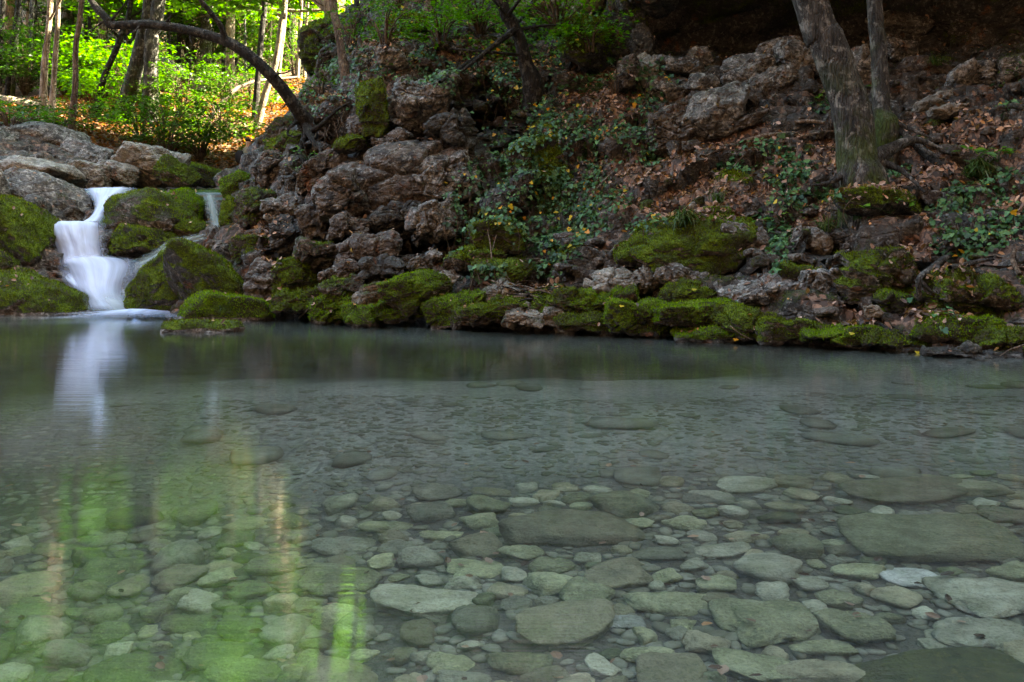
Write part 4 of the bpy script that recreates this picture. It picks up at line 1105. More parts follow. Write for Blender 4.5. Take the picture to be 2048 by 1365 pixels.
for n_, (pp, w0, w1, mt, hh, lab) in enumerate(BT):
    Y = groundY(*pp[0])
    pts = [P(a, b, Y) for a, b in pp]
    pts[0] = pts[0] - np.array([0, 0, 0.3])
    d = unit(pts[-1] - pts[-2])
    zt = pts[0][2] + hh
    L_ = (zt - pts[-1][2])
    if L_ > 1:
        d = unit(d + np.array([0, 0, 1.2]))
        pts += [pts[-1] + d * L_ * 0.5, pts[-1] + d * L_ + np.array([0.3, 0.2, 0])]
    k = Y / FPX
    nr = len(pp)
    rad = list(np.linspace(w0, w1, nr) / 2 * k) + [w1 / 2 * k * 0.7, 0.03][:len(pts) - nr]
    rad[0] *= 1.25
    big = w0 > 20
    grow('tree', lab, 'tree', pts, rad, mt, np.random.default_rng(100 + n_), 'trees of the forest behind the falls',
         (34 if big else 22, 2.7 + 1.0 * (n_ % 3), hh - 0.5, 3.2 if big else 2.3, 40, 1.6, 0.65, 0.16), 'leaf_bright' if n_ % 3 else 'leaf_green')

# trees further up the hill: five kinds, copied
protos = []
for k in range(5):
    rng = np.random.default_rng(300 + k)
    H_ = 15 + 2 * k
    pth = [np.array([0, 0, -0.3]), np.array([0.2 * (k - 2), 0.1, H_ * 0.3]), np.array([0.4 * (k - 2), 0, H_ * 0.65]), np.array([0.2, 0.1, H_])]
    protos.append((pth, [0.17, 0.13, 0.09, 0.02], k, rng, H_))
spots = []
rs = np.random.default_rng(5)
for Yr, npx in ((44, 14), (54, 15), (66, 15), (80, 14), (100, 12)):
    for q in range(npx):
        px = -160 + 900 * (q + rs.uniform(0.1, 0.9)) / npx
        Y = Yr + rs.uniform(-4, 4)
        spots.append((px, Y))
made = []
for q, (px, Y) in enumerate(spots):
    x = (px - 1024) / FPX * Y
    z = float(Hz(x, Y)[0])
    k = q % 5
    lab = 'slender tree far up the forest slope, one of many alike'
    if k >= len(made):
        pth, rad, kk, rng, H_ = protos[k]
        t = grow('tree', lab, 'tree', pth, rad, ['bark_pale', 'bark_grey', 'bark_dark', 'bark_grey', 'bark_pale'][k], rng, 'trees far up the forest slope',
                 (34, 1.6, H_ - 0.4, 2.8, 26, 1.7, 0.7, 0.24), 'leaf_green' if k % 2 else 'leaf_bright')
        made.append(t)
        t.location = (x, Y, z - 0.2)
        t['label'] = lab
    else:
        copy_tree(made[k], (x, Y, z - 0.2), rs.uniform(0, 6.28), rs.uniform(0.85, 1.25))

# tall trees on the slope above the outcrop and on the cliff top; only their crowns reach over the bank
for q, (x, y) in enumerate([(-4.6, 25), (-2.6, 24.5), (-0.6, 26), (1.2, 24), (3.0, 26), (-1.6, 23.4), (0.2, 24.2)]):
    t = copy_tree(made[q % 5], (x, y, float(Hz(x, y)[0]) - 0.2), 1.3 * q, 1.2)
    t['label'] = 'tall tree standing on the slope above the outcrop, its crown mirrored in the pool'
    t['group'] = 'tall trees on the slope above the outcrop'

# very tall trees at mid slope
for q, (px, Y) in enumerate([(-230, 41), (-120, 45), (20, 42), (130, 46), (270, 43), (345, 48), (410, 42), (500, 47), (590, 44), (180, 52), (-30, 52), (470, 55)]):
    x = (px - 1024) / FPX * Y
    t = copy_tree(made[(q + 2) % 5], (x, Y, float(Hz(x, Y)[0]) - 0.3), 0.9 * q, 1.65)
    t['label'] = 'very tall tree at mid slope behind the falls, its crown above the others'
    t['group'] = 'very tall trees at mid slope'

# ------------------------------------------------------------------ shrubs and saplings of the understorey
def shrub(px, py, Y, Wm, Hm, label, leafmat='leaf_bright', n=26, size=0.10, seed=0, per=34):
    rng = np.random.default_rng(700 + seed)
    x = (px - 1024) / FPX * Y
    base = P(px, py, Y)
    t = empty('shrub', base)
    tag(t, label, 'shrub')
    g = Geo(); tips = []
    for k in range(n):
        a = rng.random() * 2 * math.pi
        f = rng.uniform(0.25, 1.0)
        r = Wm / 2 * rng.uniform(0.3, 1.0)
        e = np.array([math.cos(a) * r, math.sin(a) * r, Hm * f])
        s = np.array([math.cos(a) * 0.06, math.sin(a) * 0.06, 0.0])
        m = np.array([math.cos(a) * r * 0.35, math.sin(a) * r * 0.35, Hm * f * 0.65])
        V, Q = tube([s, m, e], [0.02, 0.014, 0.005], 4, 7, 0.05, k)
        g.add(V, Q)
        for q in range(2):
            aa = a + rng.normal() * 0.8
            pt = e if q == 0 else (m + e) / 2
            tips.append(np.concatenate([pt, [math.cos(aa), math.sin(aa), 0]]))
    Vl, Fl, rn = spray_leaves(rng, np.array(tips), per, 0.85 * (size / 0.1), 0.34 * (size / 0.1), size)
    g.build('stem', M['bark_brown'], t)
    mesh('foliage', Vl, [Fl], M[leafmat], False, {'rnd': rn}, t)
    return t
SH = [
    (215, 205, 0, 2.8, 2.6, 'bright lime green shrub in the sun behind the dark curved trunk', 'leaf_bright', 34),
    (185, 235, 0, 1.6, 1.5, 'small bright shrub left of the dark curved trunk base', 'leaf_bright', 16),
    (330, 320, 0, 2.6, 2.0, 'broad green shrub in front of the thick twin trunks', 'leaf_shaded', 40),
    (400, 325, 0, 2.4, 1.7, 'green layered sapling above the pale angular boulder', 'leaf_green', 34),
    (280, 285, 0, 1.8, 1.3, 'low green shrub at the foot of the mottled leaning trunk', 'leaf_bright', 22),
    (440, 290, 0, 2.2, 1.6, 'green shrub below the sunlit fallen pole', 'leaf_green', 28),
    (250, 160, 34, 2.8, 2.4, 'sunny green shrub seen between the curved and the mottled trunk', 'leaf_bright', 30),
    (425, 70, 46, 4.0, 3.0, 'green sapling layers under the arch of the dark tree', 'leaf_green', 40),
    (380, 75, 44, 4.5, 3.5, 'green foliage bush behind the black thin trunk', 'leaf_green', 40),
    (505, 110, 44, 3.6, 3.0, 'dark green bush beside the dark straight trunk', 'leaf_shaded', 40),
    (560, 110, 44, 4.5, 4.0, 'yellow green bush lit from behind, near the mossy crag', 'leaf_bright', 46),
    (590, 160, 40, 3.0, 2.6, 'green bush at the right end of the forest', 'leaf_green', 34),
    (130, 170, 36, 4.0, 2.6, 'dark green bush between the sunlit pair and the brown trunk', 'leaf_shaded', 36),
    (50, 160, 36, 4.0, 2.6, 'dark green bush left of the sunlit pair', 'leaf_shaded', 40),
    (0, 150, 38, 4.0, 3.0, 'dark green bush at the left edge of the forest', 'leaf_shaded', 40),
    (20, 262, 0, 1.8, 0.9, 'low dark shrub on the left bank above the grey rocks', 'leaf_green', 22),
    (300, 60, 46, 5.0, 4.0, 'light green bush up the slope between the thick trunks', 'leaf_shaded', 44),
    (170, 90, 46, 5.0, 4.0, 'green bush up the slope above the bright lime shrub', 'leaf_shaded', 44),
    (500, 60, 50, 5.0, 4.0, 'green bush up the slope right of the arching tree', 'leaf_green', 44),
    (70, 60, 50, 5.0, 4.0, 'dark bush up the slope behind the sunlit pair', 'leaf_shaded', 44),
    (365, 232, 0, 2.4, 2.2, 'leafy green sapling right of the thick twin trunks', 'leaf_green', 30),
    (120, 262, 0, 1.6, 0.9, 'low dark green shrub at the foot of the reddish brown trunk', 'leaf_shaded', 18),
    (455, 225, 0, 2.0, 1.8, 'dark green sapling under the arch of the dark tree', 'leaf_shaded', 26),
    (500, 215, 33, 2.0, 1.5, 'little green bush under the bent sunlit trunk', 'leaf_green', 20),
]
for k, (px, py, Y, Wm, Hm, lab, lm, n) in enumerate(SH):
    Y = Y or groundY(px, py)
    b = P(px, py, Y)
    if k in (6, 7, 8, 9, 10, 11, 12, 13, 14, 16, 17, 18, 19, 23):
        gz = float(Hz(b[0], Y)[0])
        py = HOR - (gz - CH) / Y * FPX
    shrub(px, py, Y, Wm, Hm, lab, lm, n, 0.105 if Y < 34 else 0.16, k)

# ------------------------------------------------------------------ the arching dark tree rooted on the outcrop
Y0 = 16.4
ar = [P(612, 246, 16.6), P(596, 222, 16.45), P(560, 172, 16.3), P(520, 130, 16.2), P(470, 92, 16.2), P(420, 72, 16.3), P(370, 60, 16.4), P(310, 50, 16.5), P(262, 50, 16.6), P(222, 50, 16.7), P(212, 36, 16.7), P(184, 4, 16.8), P(150, -60, 17.0), P(110, -150, 17.3)]
lim = [([P(330, 52, 16.5), P(336, 40, 16.4), P(345, 30, 16.3)], [0.03, 0.02, 0.008]), ([P(505, 120, 16.2), P(500, 132, 16.1), P(492, 140, 16.0)], [0.025, 0.016, 0.006]),
       ([P(385, 64, 16.4), P(380, 76, 16.3), P(384, 88, 16.2)], [0.025, 0.014, 0.006]), ([P(545, 155, 16.25), P(556, 148, 16.1), P(572, 146, 16.0), P(590, 138, 15.9)], [0.03, 0.018, 0.012, 0.005]),
       ([P(585, 205, 16.4), P(572, 210, 16.2), P(560, 222, 16.1)], [0.03, 0.018, 0.006]), ([P(280, 50, 16.5), P(270, 62, 16.4), P(252, 70, 16.3)], [0.022, 0.014, 0.005]),
       ([P(452, 84, 16.2), P(440, 50, 16.1), P(418, 22, 16.0), P(396, -8, 15.9), P(370, -60, 15.8)], [0.055, 0.05, 0.045, 0.04, 0.03]),
       ([P(222, 42, 16.7), P(240, 20, 16.6), P(258, -4, 16.5), P(280, -60, 16.3)], [0.022, 0.016, 0.013, 0.008]),
       ([P(212, 40, 16.7), P(190, 56, 16.8), P(165, 72, 17.0)], [0.02, 0.012, 0.006]),
       ([P(612, 250, 16.6), P(622, 262, 16.4), P(640, 252, 16.3), P(672, 222, 16.4), P(700, 205, 16.5)], [0.08, 0.06, 0.04, 0.03, 0.02]),
       ([P(606, 240, 16.6), P(585, 250, 16.3), P(575, 268, 16.2), P(590, 274, 16.1), P(604, 268, 16.1)], [0.06, 0.025, 0.018, 0.016, 0.014]),
       ([P(604, 268, 16.1), P(608, 290, 16.0), P(612, 306, 16.0), P(606, 318, 15.95)], [0.016, 0.012, 0.009, 0.005]),
       ([P(610, 250, 16.5), P(624, 280, 16.1), P(640, 300, 15.9), P(634, 330, 15.8)], [0.07, 0.04, 0.025, 0.01]),
       ([P(616, 258, 16.5), P(600, 300, 16.1), P(612, 340, 15.8)], [0.06, 0.035, 0.012])]
grow('tree', 'black arching tree trunk leaning left over the stream from the root hollow on the outcrop', 'tree', ar,
     [0.17, 0.12, 0.105, 0.10, 0.095, 0.088, 0.082, 0.078, 0.075, 0.07, 0.066, 0.06, 0.05, 0.03], 'bark_dark', np.random.default_rng(41), None,
     (20, 3.4, 7.2, 1.8, 26, 0.8, 0.3, 0.085), 'leaf_bright', 12, lim)

# ------------------------------------------------------------------ trees on the right bank
def bank_tree(label, pp, Y0, Y1, widths, mat, H_, crown, seed, limbs=(), leaf='leaf_green', sides=16):
    n = len(pp)
    Ys = np.linspace(Y0, Y1, n)
    pts = [P(a, b, y) for (a, b), y in zip(pp, Ys)]
    rad = [w_ / 2 * y / FPX for w_, y in zip(widths, Ys)]
    pts = [pts[0] + np.array([0, 0.1, -0.6])] + pts; rad = [rad[0]] + rad
    d = unit(pts[-1] - pts[-2])
    L_ = H_ - (pts[-1][2] - pts[0][2])
    pts += [pts[-1] + unit(d + np.array([0, 0, 0.4])) * L_ * 0.5, pts[-1] + unit(d + np.array([0, 0, 0.7])) * L_]
    rad += [rad[-1] * 0.65, 0.03]
    return grow('tree', label, 'tree', pts, rad, mat, np.random.default_rng(seed), None, crown, leaf, sides, limbs)
yb = 11.7
lead_roots = [([P(1735, 330, 11.7), P(1780, 300, 11.75), P(1830, 280, 11.9), P(1885, 300, 11.8)], [0.16, 0.08, 0.05, 0.02]),
              ([P(1700, 340, 11.7), P(1660, 365, 11.5), P(1620, 372, 11.5)], [0.07, 0.03, 0.01]),
              ([P(1740, 345, 11.6), P(1770, 385, 11.3), P(1800, 415, 11.2)], [0.08, 0.04, 0.015]),
              ([P(1740, 320, 11.8), P(1800, 340, 11.5), P(1850, 385, 11.2)], [0.07, 0.035, 0.015])]
bank_tree('large rough grey trunk leaning left on the right bank, mossy at its foot', [(1728, 375), (1716, 330), (1708, 250), (1686, 170), (1652, 80), (1618, -10)], 11.6, 11.9,
          [96, 82, 75, 72, 70, 68], 'bark_grey', 13, (96, 4.8, 13, 5.2, 44, 1.4, 0.6, 0.11), 51, lead_roots, sides=24)
thin_roots = [([P(1772, 235, 12.6), P(1800, 262, 12.4), P(1850, 300, 12.1), P(1905, 330, 11.9)], [0.08, 0.045, 0.03, 0.015]),
              ([P(1768, 235, 12.6), P(1800, 250, 12.4), P(1870, 280, 12.2)], [0.07, 0.035, 0.015])]
bank_tree('slender smooth grey trunk standing just right of the big leaning one', [(1775, 262), (1764, 225), (1760, 150), (1755, 70), (1748, -10)], 12.5, 12.9,
          [50, 36, 32, 31, 30], 'bark_grey', 12, (60, 4.4, 12, 4.4, 40, 1.3, 0.55, 0.11), 52, thin_roots)
bank_tree('dark crooked trunk with light green sprays on the ivy slope', [(1066, 170), (1052, 130), (1040, 80), (1020, 40), (1000, -5)], 16.2, 16.0, [44, 30, 26, 26, 24], 'bark_dark', 8, (18, 1.0, 8, 2.0, 34, 0.8, 0.35, 0.085), 53,
          [([P(1030, 60, 16), P(990, 90, 15.8), P(940, 130, 15.6), P(900, 160, 15.5)], [0.06, 0.045, 0.03, 0.015]), ([P(1046, 110, 16.1), P(980, 105, 15.9), P(910, 100, 15.8)], [0.03, 0.02, 0.01])], 'leaf_bright')
bank_tree('straight thin purple grey trunk on the slope above the root hollow', [(692, 168), (684, 110), (674, 50), (664, -5)], 17.0, 17.4, [22, 17, 16, 15], 'bark_brown', 9, (16, 1.3, 9, 1.6, 30, 0.8, 0.3, 0.085), 54, (), 'leaf_bright')
bank_tree('thin dark stem at the top of the slope right of the straight thin trunk', [(722, 80), (718, 40), (712, -10)], 19.0, 19.3, [14, 12, 11], 'bark_dark', 8, (8, 3.5, 8, 1.6, 26, 0.8, 0.3, 0.09), 55)
bank_tree('short mossy stem at the top of the slope above the knoll', [(852, 55), (856, 20), (860, -15)], 18.6, 18.8, [20, 17, 15], 'bark_brown', 7, (10, 2.5, 7, 1.6, 30, 0.8, 0.3, 0.085), 56)

# low leafy saplings on the ivy slope
def bank_shrub(px, py, Wm, Hm, lab, leaf, n, seed, size=0.07, name='sapling'):
    Y = surfY(px, py)
    t = shrub(px, py, Y, Wm, Hm, lab, leaf, n, size, seed, 20)
    t.name = name
    t['category'] = 'sapling'
for k, a in enumerate([
    (1120, 70, 2.0, 1.1, 'light green sapling in front of the mossy buttress left of the cave', 'leaf_bright', 24),
    (1180, 105, 1.2, 0.6, 'small light green sapling under the mossy buttress', 'leaf_bright', 12),
    (960, 70, 1.6, 0.8, 'green sapling on the leafy slope left of the crooked trunk', 'leaf_bright', 26),
    (880, 90, 1.4, 0.7, 'green sapling beside the mossy knoll', 'leaf_bright', 22),
    (1010, 30, 1.6, 0.9, 'light green sapling at the top behind the crooked trunk', 'leaf_bright', 18),
    (770, 90, 1.3, 0.7, 'dark green sapling on the slope above the moss padded column', 'leaf_green', 16),
    (700, 90, 1.4, 0.9, 'dark sapling beside the straight thin trunk', 'leaf_green', 16),
    (640, 190, 1.0, 0.5, 'green sapling at the foot of the straight thin trunk', 'leaf_green', 12),
    (920, 20, 1.6, 0.9, 'green sapling at the top edge of the slope', 'leaf_bright', 24),
    (800, 20, 1.6, 0.9, 'dark leafed sapling at the top of the slope near the knoll', 'leaf_bright', 20),
    (1230, 190, 0.8, 0.5, 'small sapling among dry leaves left of the cave stones', 'leaf_ivy', 10),
]):
    bank_shrub(*a, 900 + k)
# ------------------------------------------------------------------ stones on the pool bed
def stone_material(name, a, b, top):
    t = NT(name)
    c = t.coord('Object'); p = t.pos()
    n1 = t.noise(p, 9, 5, 0.65); n2 = t.noise(p, 45, 4, 0.7)
    col = t.mix(t.ramp(n1, [(0.35, 0), (0.65, 1)]), a, b)
    col = t.mix(t.ramp(n2, [(0.55, 0), (0.68, 0.7)]), col, top)
    n3 = t.noise(p, 4.0, 5, 0.7)
    col = t.mix(t.ramp(n3, [(0.48, 0.0), (0.64, 0.40)]), col, (0.12, 0.15, 0.055))
    col = t.mix(t.ramp(t.noise(p, 90, 3, 0.7), [(0.38, 0.3), (0.50, 0.0)]), col, (0.06, 0.06, 0.045))
    oi = t.n('ShaderNodeObjectInfo').outputs['Random']
    col = t.mix(1.0, col, t.ramp(oi, [(0, (0.55, 0.56, 0.52)), (1, (1.35, 1.34, 1.26))]), 'MULTIPLY')
    return t.done(t.pbsdf(col, 0.8, 0.2, t.bump(t.math('ADD', n1, t.math('MULTIPLY', n2, 0.6)), 0.9, 0.03)))
M['st_olive'] = stone_material('olive_stone', (0.23, 0.245, 0.15), (0.44, 0.46, 0.31), (0.50, 0.52, 0.30))
M['st_grey'] = stone_material('grey_stone', (0.26, 0.265, 0.205), (0.49, 0.495, 0.40), (0.40, 0.41, 0.36))
M['st_brown'] = stone_material('brown_stone', (0.23, 0.215, 0.15), (0.41, 0.385, 0.275), (0.30, 0.29, 0.2))
M['st_white'] = stone_material('white_stone', (0.5, 0.53, 0.53), (0.68, 0.7, 0.7), (0.75, 0.77, 0.77))
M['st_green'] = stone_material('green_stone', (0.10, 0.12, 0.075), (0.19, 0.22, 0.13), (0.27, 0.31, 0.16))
M['st_dark'] = stone_material('dark_mossy_stone', (0.035, 0.045, 0.018), (0.085, 0.09, 0.04), (0.13, 0.12, 0.04))
stm = []
for k in range(14):
    V, F = rock_shape((1, 0.8, 0.5), 500 + k * 7, 4, [4, 6, 8, 12][k % 4], 0.6, 9, 0.1)
    V = V / np.abs(V).max(0) * np.array([1, 1, 1])
    me = mesh('stone', V, [F], None, True)
    stm.append(me.data)
    bpy.data.objects.remove(me)
def bedz(x, y): return float(Hz(x, y)[0])
placed = []
def seen_bed(px, py, z):
    """where the bent line of sight through the water meets the level z"""
    dx, dz = (px - 1024) / FPX, (HOR - py) / FPX
    t0 = CH / -dz
    h = math.hypot(dx, 1.0); L = math.hypot(h, dz)
    ch = h / L / 1.33
    run = -z * ch / math.sqrt(1 - ch * ch) / h
    return dx * (t0 + run), t0 + run
def stone(px, py, hw, hh, mat, label, group=None, k=None, tilt=0, yaw=0, flat=None, xyz=None, ab=None):
    if xyz is None:
        z = -0.6
        for _ in range(6):
            x, Y = seen_bed(px, py, z + 0.04)
            z = bedz(x, Y)
        a = hw * Y / FPX
        dy = abs(seen_bed(px, py - 4, z)[1] - seen_bed(px, py + 4, z)[1]) / 8
        b = float(np.clip(hh * dy * 0.9, 0.5 * a, 1.0 * a))
        c = float(np.clip(hh * Y / FPX * 0.8, 0.34 * a, 0.65 * a))
        z = z + c * 0.45
    else:
        x, Y, z = xyz; a, b, c = ab
    key = k if k is not None else len(placed) % 14
    me = stm[key].copy() if False else stm[key]
    o = bpy.data.objects.new('stone', me)
    COL.objects.link(o)
    o.location = (x, Y, z); o.scale = (a, b, c)
    o.rotation_euler = (R(rp.uniform(-7, 7)), R(-tilt), R(yaw))
    if not me.materials: me.materials.append(M['st_grey'])
    o.material_slots[0].link = 'OBJECT'
    o.material_slots[0].material = M[mat]
    tag(o, label, 'stone', group)
    placed.append((x, Y, a, b))
    return o
rp = np.random.default_rng(77)
for s in [
    (1232, 1240, 58, 17, 'st_white', 'flat white stone, the palest on the pool bed', 4),
    (1330, 1205, 92, 26, 'st_olive', 'yellow green topped stone just above the flat white stone', 2),
    (1820, 1150, 60, 22, 'st_white', 'pale rounded stone near the big bright slab on the right', 1),
    (1880, 1262, 38, 16, 'st_grey', 'round pale pebble resting on top of another near the lower right', 0),
    (1882, 1283, 42, 16, 'st_grey', 'round pale pebble under its smaller twin near the lower right', 5),
    (1980, 1190, 110, 48, 'st_grey', 'big bright slab of stone lying under water at the right edge', 3),
    (1850, 1080, 180, 50, 'st_olive', 'huge pale submerged boulder on the right of the pool', 7),
    (1530, 1240, 105, 50, 'st_olive', 'large angular olive boulder right of the white stone', 3),
    (1120, 1250, 115, 60, 'st_brown', 'large brown green boulder left of the white stone', 6),
    (850, 1205, 112, 36, 'st_grey', 'long grey green slab with a dark gap under its left end', 11),
    (375, 1245, 66, 24, 'st_green', 'peaked green stone in the tree reflection at the lower left', 2),
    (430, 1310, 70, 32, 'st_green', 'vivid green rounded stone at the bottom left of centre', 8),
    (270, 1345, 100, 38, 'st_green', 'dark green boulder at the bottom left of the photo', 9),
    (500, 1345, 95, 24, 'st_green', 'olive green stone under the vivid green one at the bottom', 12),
    (770, 1050, 62, 11, 'st_olive', 'slim pale yellow stone lying flat near the middle of the pool', 0),
    (880, 1068, 48, 10, 'st_olive', 'second slim pale stone right of the slim yellow one', 2),
    (950, 1135, 62, 26, 'st_olive', 'squarish olive stone in the middle of the pool bed', 3),
    (1310, 1105, 60, 16, 'st_grey', 'rounded grey stone in the upper right of the stony bed', 4),
    (1440, 1100, 66, 16, 'st_grey', 'pale stone right of the rounded grey stone', 6),
    (1140, 1060, 150, 42, 'st_brown', 'wide dull brown slab in the middle distance under water', 10),
    (900, 1320, 52, 24, 'st_olive', 'pale olive stone at the bottom left of the humped one', 3),
    (1035, 1320, 72, 24, 'st_olive', 'humped pale olive stone at the bottom of the photo', 2),
    (930, 1352, 62, 16, 'st_grey', 'grey stone cut by the bottom edge under the humped one', 5),
    (1340, 1345, 75, 45, 'st_brown', 'angular brown boulder at the bottom right of centre', 7),
    (1510, 1330, 80, 36, 'st_olive', 'lumpy pale olive stone right of the angular brown boulder', 11),
    (1290, 1300, 60, 16, 'st_olive', 'oval greenish stone below the flat white stone', 0),
    (1880, 1362, 210, 70, 'st_dark', 'dark moss coated boulder in the lower right corner of the pool', 4),
    (1640, 1345, 120, 28, 'st_brown', 'long brown boulder left of the dark moss coated boulder', 10),
    (1800, 985, 150, 30, 'st_brown', 'broad reddish brown boulder under water in the right distance', 6),
    (1640, 1290, 70, 18, 'st_olive', 'yellowish stone above the long brown boulder', 4),
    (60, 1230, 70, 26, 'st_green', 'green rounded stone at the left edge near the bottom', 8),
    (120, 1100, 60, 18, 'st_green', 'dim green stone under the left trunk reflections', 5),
    (690, 1090, 70, 20, 'st_grey', 'grey rounded stone beside the edge of the green reflection', 1),
    (1960, 1265, 95, 34, 'st_grey', 'grey slab below the big bright slab at the right edge', 9),
]:
    stone(*s[:6], None, s[6], rp.uniform(-5, 5), 0)
hand = len(placed)
def zone(x, y):
    px = 1024 + x / y * FPX
    return 'inside the green tree reflections' if px < 640 else ('in the middle of the stony bed' if px < 1400 else 'in the right part of the stony bed')
tries = 0
cand = []
PL_ = np.array([(p[0], p[1], max(p[2] * 0.9, 0.02), p[3]) for p in placed])
def fits(x, y, r, lst, f=0.86):
    for (a, b, c, d) in lst:
        if (x - a) ** 2 + (y - b) ** 2 < (f * (r + (c + d) / 2)) ** 2: return False
    return True
lst = list(placed)
gen = []
rq = np.random.default_rng(21)
for r0, r1, n in ((0.11, 0.17, 90), (0.07, 0.11, 700), (0.042, 0.07, 6000), (0.026, 0.042, 9000)):
    for _ in range(n):
        y = 2.45 + 2.1 * rq.random() ** 0.85
        x = rq.uniform(-0.58, 0.58) * y
        r = rq.uniform(r0, r1)
        if r < 0.045 and y > 3.9: continue
        if fits(x, y, r, lst):
            lst.append((x, y, r, r * 0.85)); gen.append((x, y, r))
gen.sort(key=lambda g: -(g[2] / g[1]))
print('generic stones', len(gen))
keep = gen[:265]
rest = gen[265:]
for (x, y, r) in keep:
    px = 1024 + x / y * FPX
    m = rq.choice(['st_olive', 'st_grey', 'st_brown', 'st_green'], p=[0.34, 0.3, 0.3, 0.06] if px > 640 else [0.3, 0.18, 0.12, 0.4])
    sz = 'large' if r / y > 0.030 else ('mid sized' if r / y > 0.019 else 'small')
    cn = {'st_olive': 'olive', 'st_grey': 'grey', 'st_brown': 'brown', 'st_green': 'green'}[m]
    lab = f'{sz} {cn} rounded stone lying {zone(x, y)}'
    c = r * rq.uniform(0.42, 0.85)
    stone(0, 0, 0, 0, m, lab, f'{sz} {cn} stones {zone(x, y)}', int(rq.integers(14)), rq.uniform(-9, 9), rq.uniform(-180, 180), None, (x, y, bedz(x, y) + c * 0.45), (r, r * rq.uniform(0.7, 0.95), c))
# gravel and the far, dim stones: one mass
def pebbles():
    rng = np.random.default_rng(31)
    U, F = ico(2)
    shp = [rock_shape((1, 0.8, 0.5), 900 + k, 2, 8, 0.4, 8)[0] for k in range(8)]
    g = Geo()
    pts = [(x, y, r) for x, y, r in rest]
    for _ in range(110):
        y = 4.5 + 3.4 * rng.random(); x = rng.uniform(-0.75, 0.85) * y
        pts.append((x, y, rng.uniform(0.06, 0.24) if rng.random() < .5 else rng.uniform(0.05, 0.1)))
    for _ in range(7500):
        y = 2.4 + 4.6 * rng.random() ** 0.7; x = rng.uniform(-0.8, 0.9) * y
        pts.append((x, y, rng.uniform(0.012, 0.045)))
    A = np.array(pts)
    zz = Hz(A[:, 0], A[:, 1])
    ok = (zz < -0.12) & (zz > -1.6)
    for (x, y, r), z in zip(A[ok], zz[ok]):
        V = shp[rng.integers(8)] * r * np.array([1, rng.uniform(0.7, 1), rng.uniform(0.6, 1.1)])
        a = rng.random() * 6.28
        ca, sa = math.cos(a), math.sin(a)
        V = np.stack([V[:, 0] * ca - V[:, 1] * sa, V[:, 0] * sa + V[:, 1] * ca, V[:, 2]], 1) + np.array([x, y, z + r * 0.15])
        g.add(V, None, F)
    t = NT('pebble_mix')
    p_ = t.pos()
    c_ = t.ramp(t.noise(p_, 5.0, 3, 0.6), [(0.3, (0.12, 0.12, 0.085)), (0.5, (0.22, 0.225, 0.17)), (0.7, (0.34, 0.34, 0.29))])
    c_ = t.mix(t.ramp(t.noise(p_, 40, 4, 0.7), [(0.45, 0.0), (0.65, 0.6)]), c_, (0.1, 0.11, 0.07))
    struct(g.build('pebbles', t.done(t.pbsdf(c_, 0.8, 0.2))), 'stuff')
pebbles()

def sunken():
    rng = np.random.default_rng(61)
    n = 260
    y = 2.5 + 4.0 * rng.random(n); x = rng.uniform(-0.56, 0.56, n) * y
    z = Hz(x, y) + rng.uniform(0.04, 0.10, n)
    V, F, rn = cards('dry', np.stack([x, y, z], 1), rdir(rng, n), unit(np.array([0, 0, 1.0]) + rng.normal(size=(n, 3)) * 0.3), rng.uniform(0.025, 0.06, n), rng)
    struct(mesh('sunken_leaves', V, [F], M['leaf_dry'], False, {'rnd': rn}), 'stuff')
sunken()
# ------------------------------------------------------------------ plants and litter strewn over the bank
AV, AT, AM = [], [], []
_o = 0
for V, T, m in SURF:
    AV.append(V); AT.append(T + _o); AM.append(m); _o += len(V)
AV = np.concatenate(AV); AT = np.concatenate(AT); AM = np.concatenate(AM)
_a, _b, _c = AV[AT[:, 0]], AV[AT[:, 1]], AV[AT[:, 2]]
_fn = np.cross(_b - _a, _c - _a)
AR = np.linalg.norm(_fn, axis=1) / 2
FN = unit(_fn)
CEN = (_a + _b + _c) / 3
cpx, cpy = pix(CEN)
# keep triangles near the front surface: not buried inside other rocks
_i = np.clip((cpy / 4 + 5).astype(int), 0, 359); _j = np.clip((cpx / 4 + 20).astype(int), 0, 559)
front = CEN[:, 1] < ZB[_i, _j] + 0.9
ok_above = (CEN[:, 2] > 0.04) & front
def strew(n, wt, rng):
    wt = wt * AR * ok_above
    k = rng.choice(len(AT), n, p=wt / wt.sum())
    u, v = rng.random(n), rng.random(n)
    s = np.sqrt(u)[:, None]; v = v[:, None]
    return _a[k] * (1 - s) + _b[k] * (s * (1 - v)) + _c[k] * (s * v), FN[k]
rng = np.random.default_rng(91)
# dry leaves
wl = region(cpx, cpy, LITTER, 0.7) * sstep(0.2, 0.6, FN[:, 2])
pos, nr = strew(24000, wl + 0.035 * sstep(0.45, 0.8, FN[:, 2]) * (CEN[:, 1] < 19), rng)
n2 = unit(nr + rng.normal(size=nr.shape) * 0.45)
V, F, rn = cards('dry', pos + nr * 0.015, rdir(rng, len(pos)), n2, 0.03 + 0.075 * rng.random(len(pos)) ** 1.5, rng)
struct(mesh('leaf_litter', V, [F], M['leaf_dry'], False, {'rnd': rn}), 'stuff')
# fallen leaves on the sunlit forest floor behind the falls
fx = rng.uniform(-17, -4, 16000); fy = rng.uniform(23, 38, 16000)
fz = Hz(fx, fy)
pos = np.stack([fx, fy, fz + 0.03], 1)
V, F, rn = cards('dry', pos, rdir(rng, len(pos)), unit(np.array([0, 0, 1.0]) + rng.normal(size=pos.shape) * 0.4), rng.uniform(0.08, 0.17, len(pos)), rng)
struct(mesh('forest_floor_leaves', V, [F], M['leaf_orange'], False, {'rnd': rn}), 'stuff')
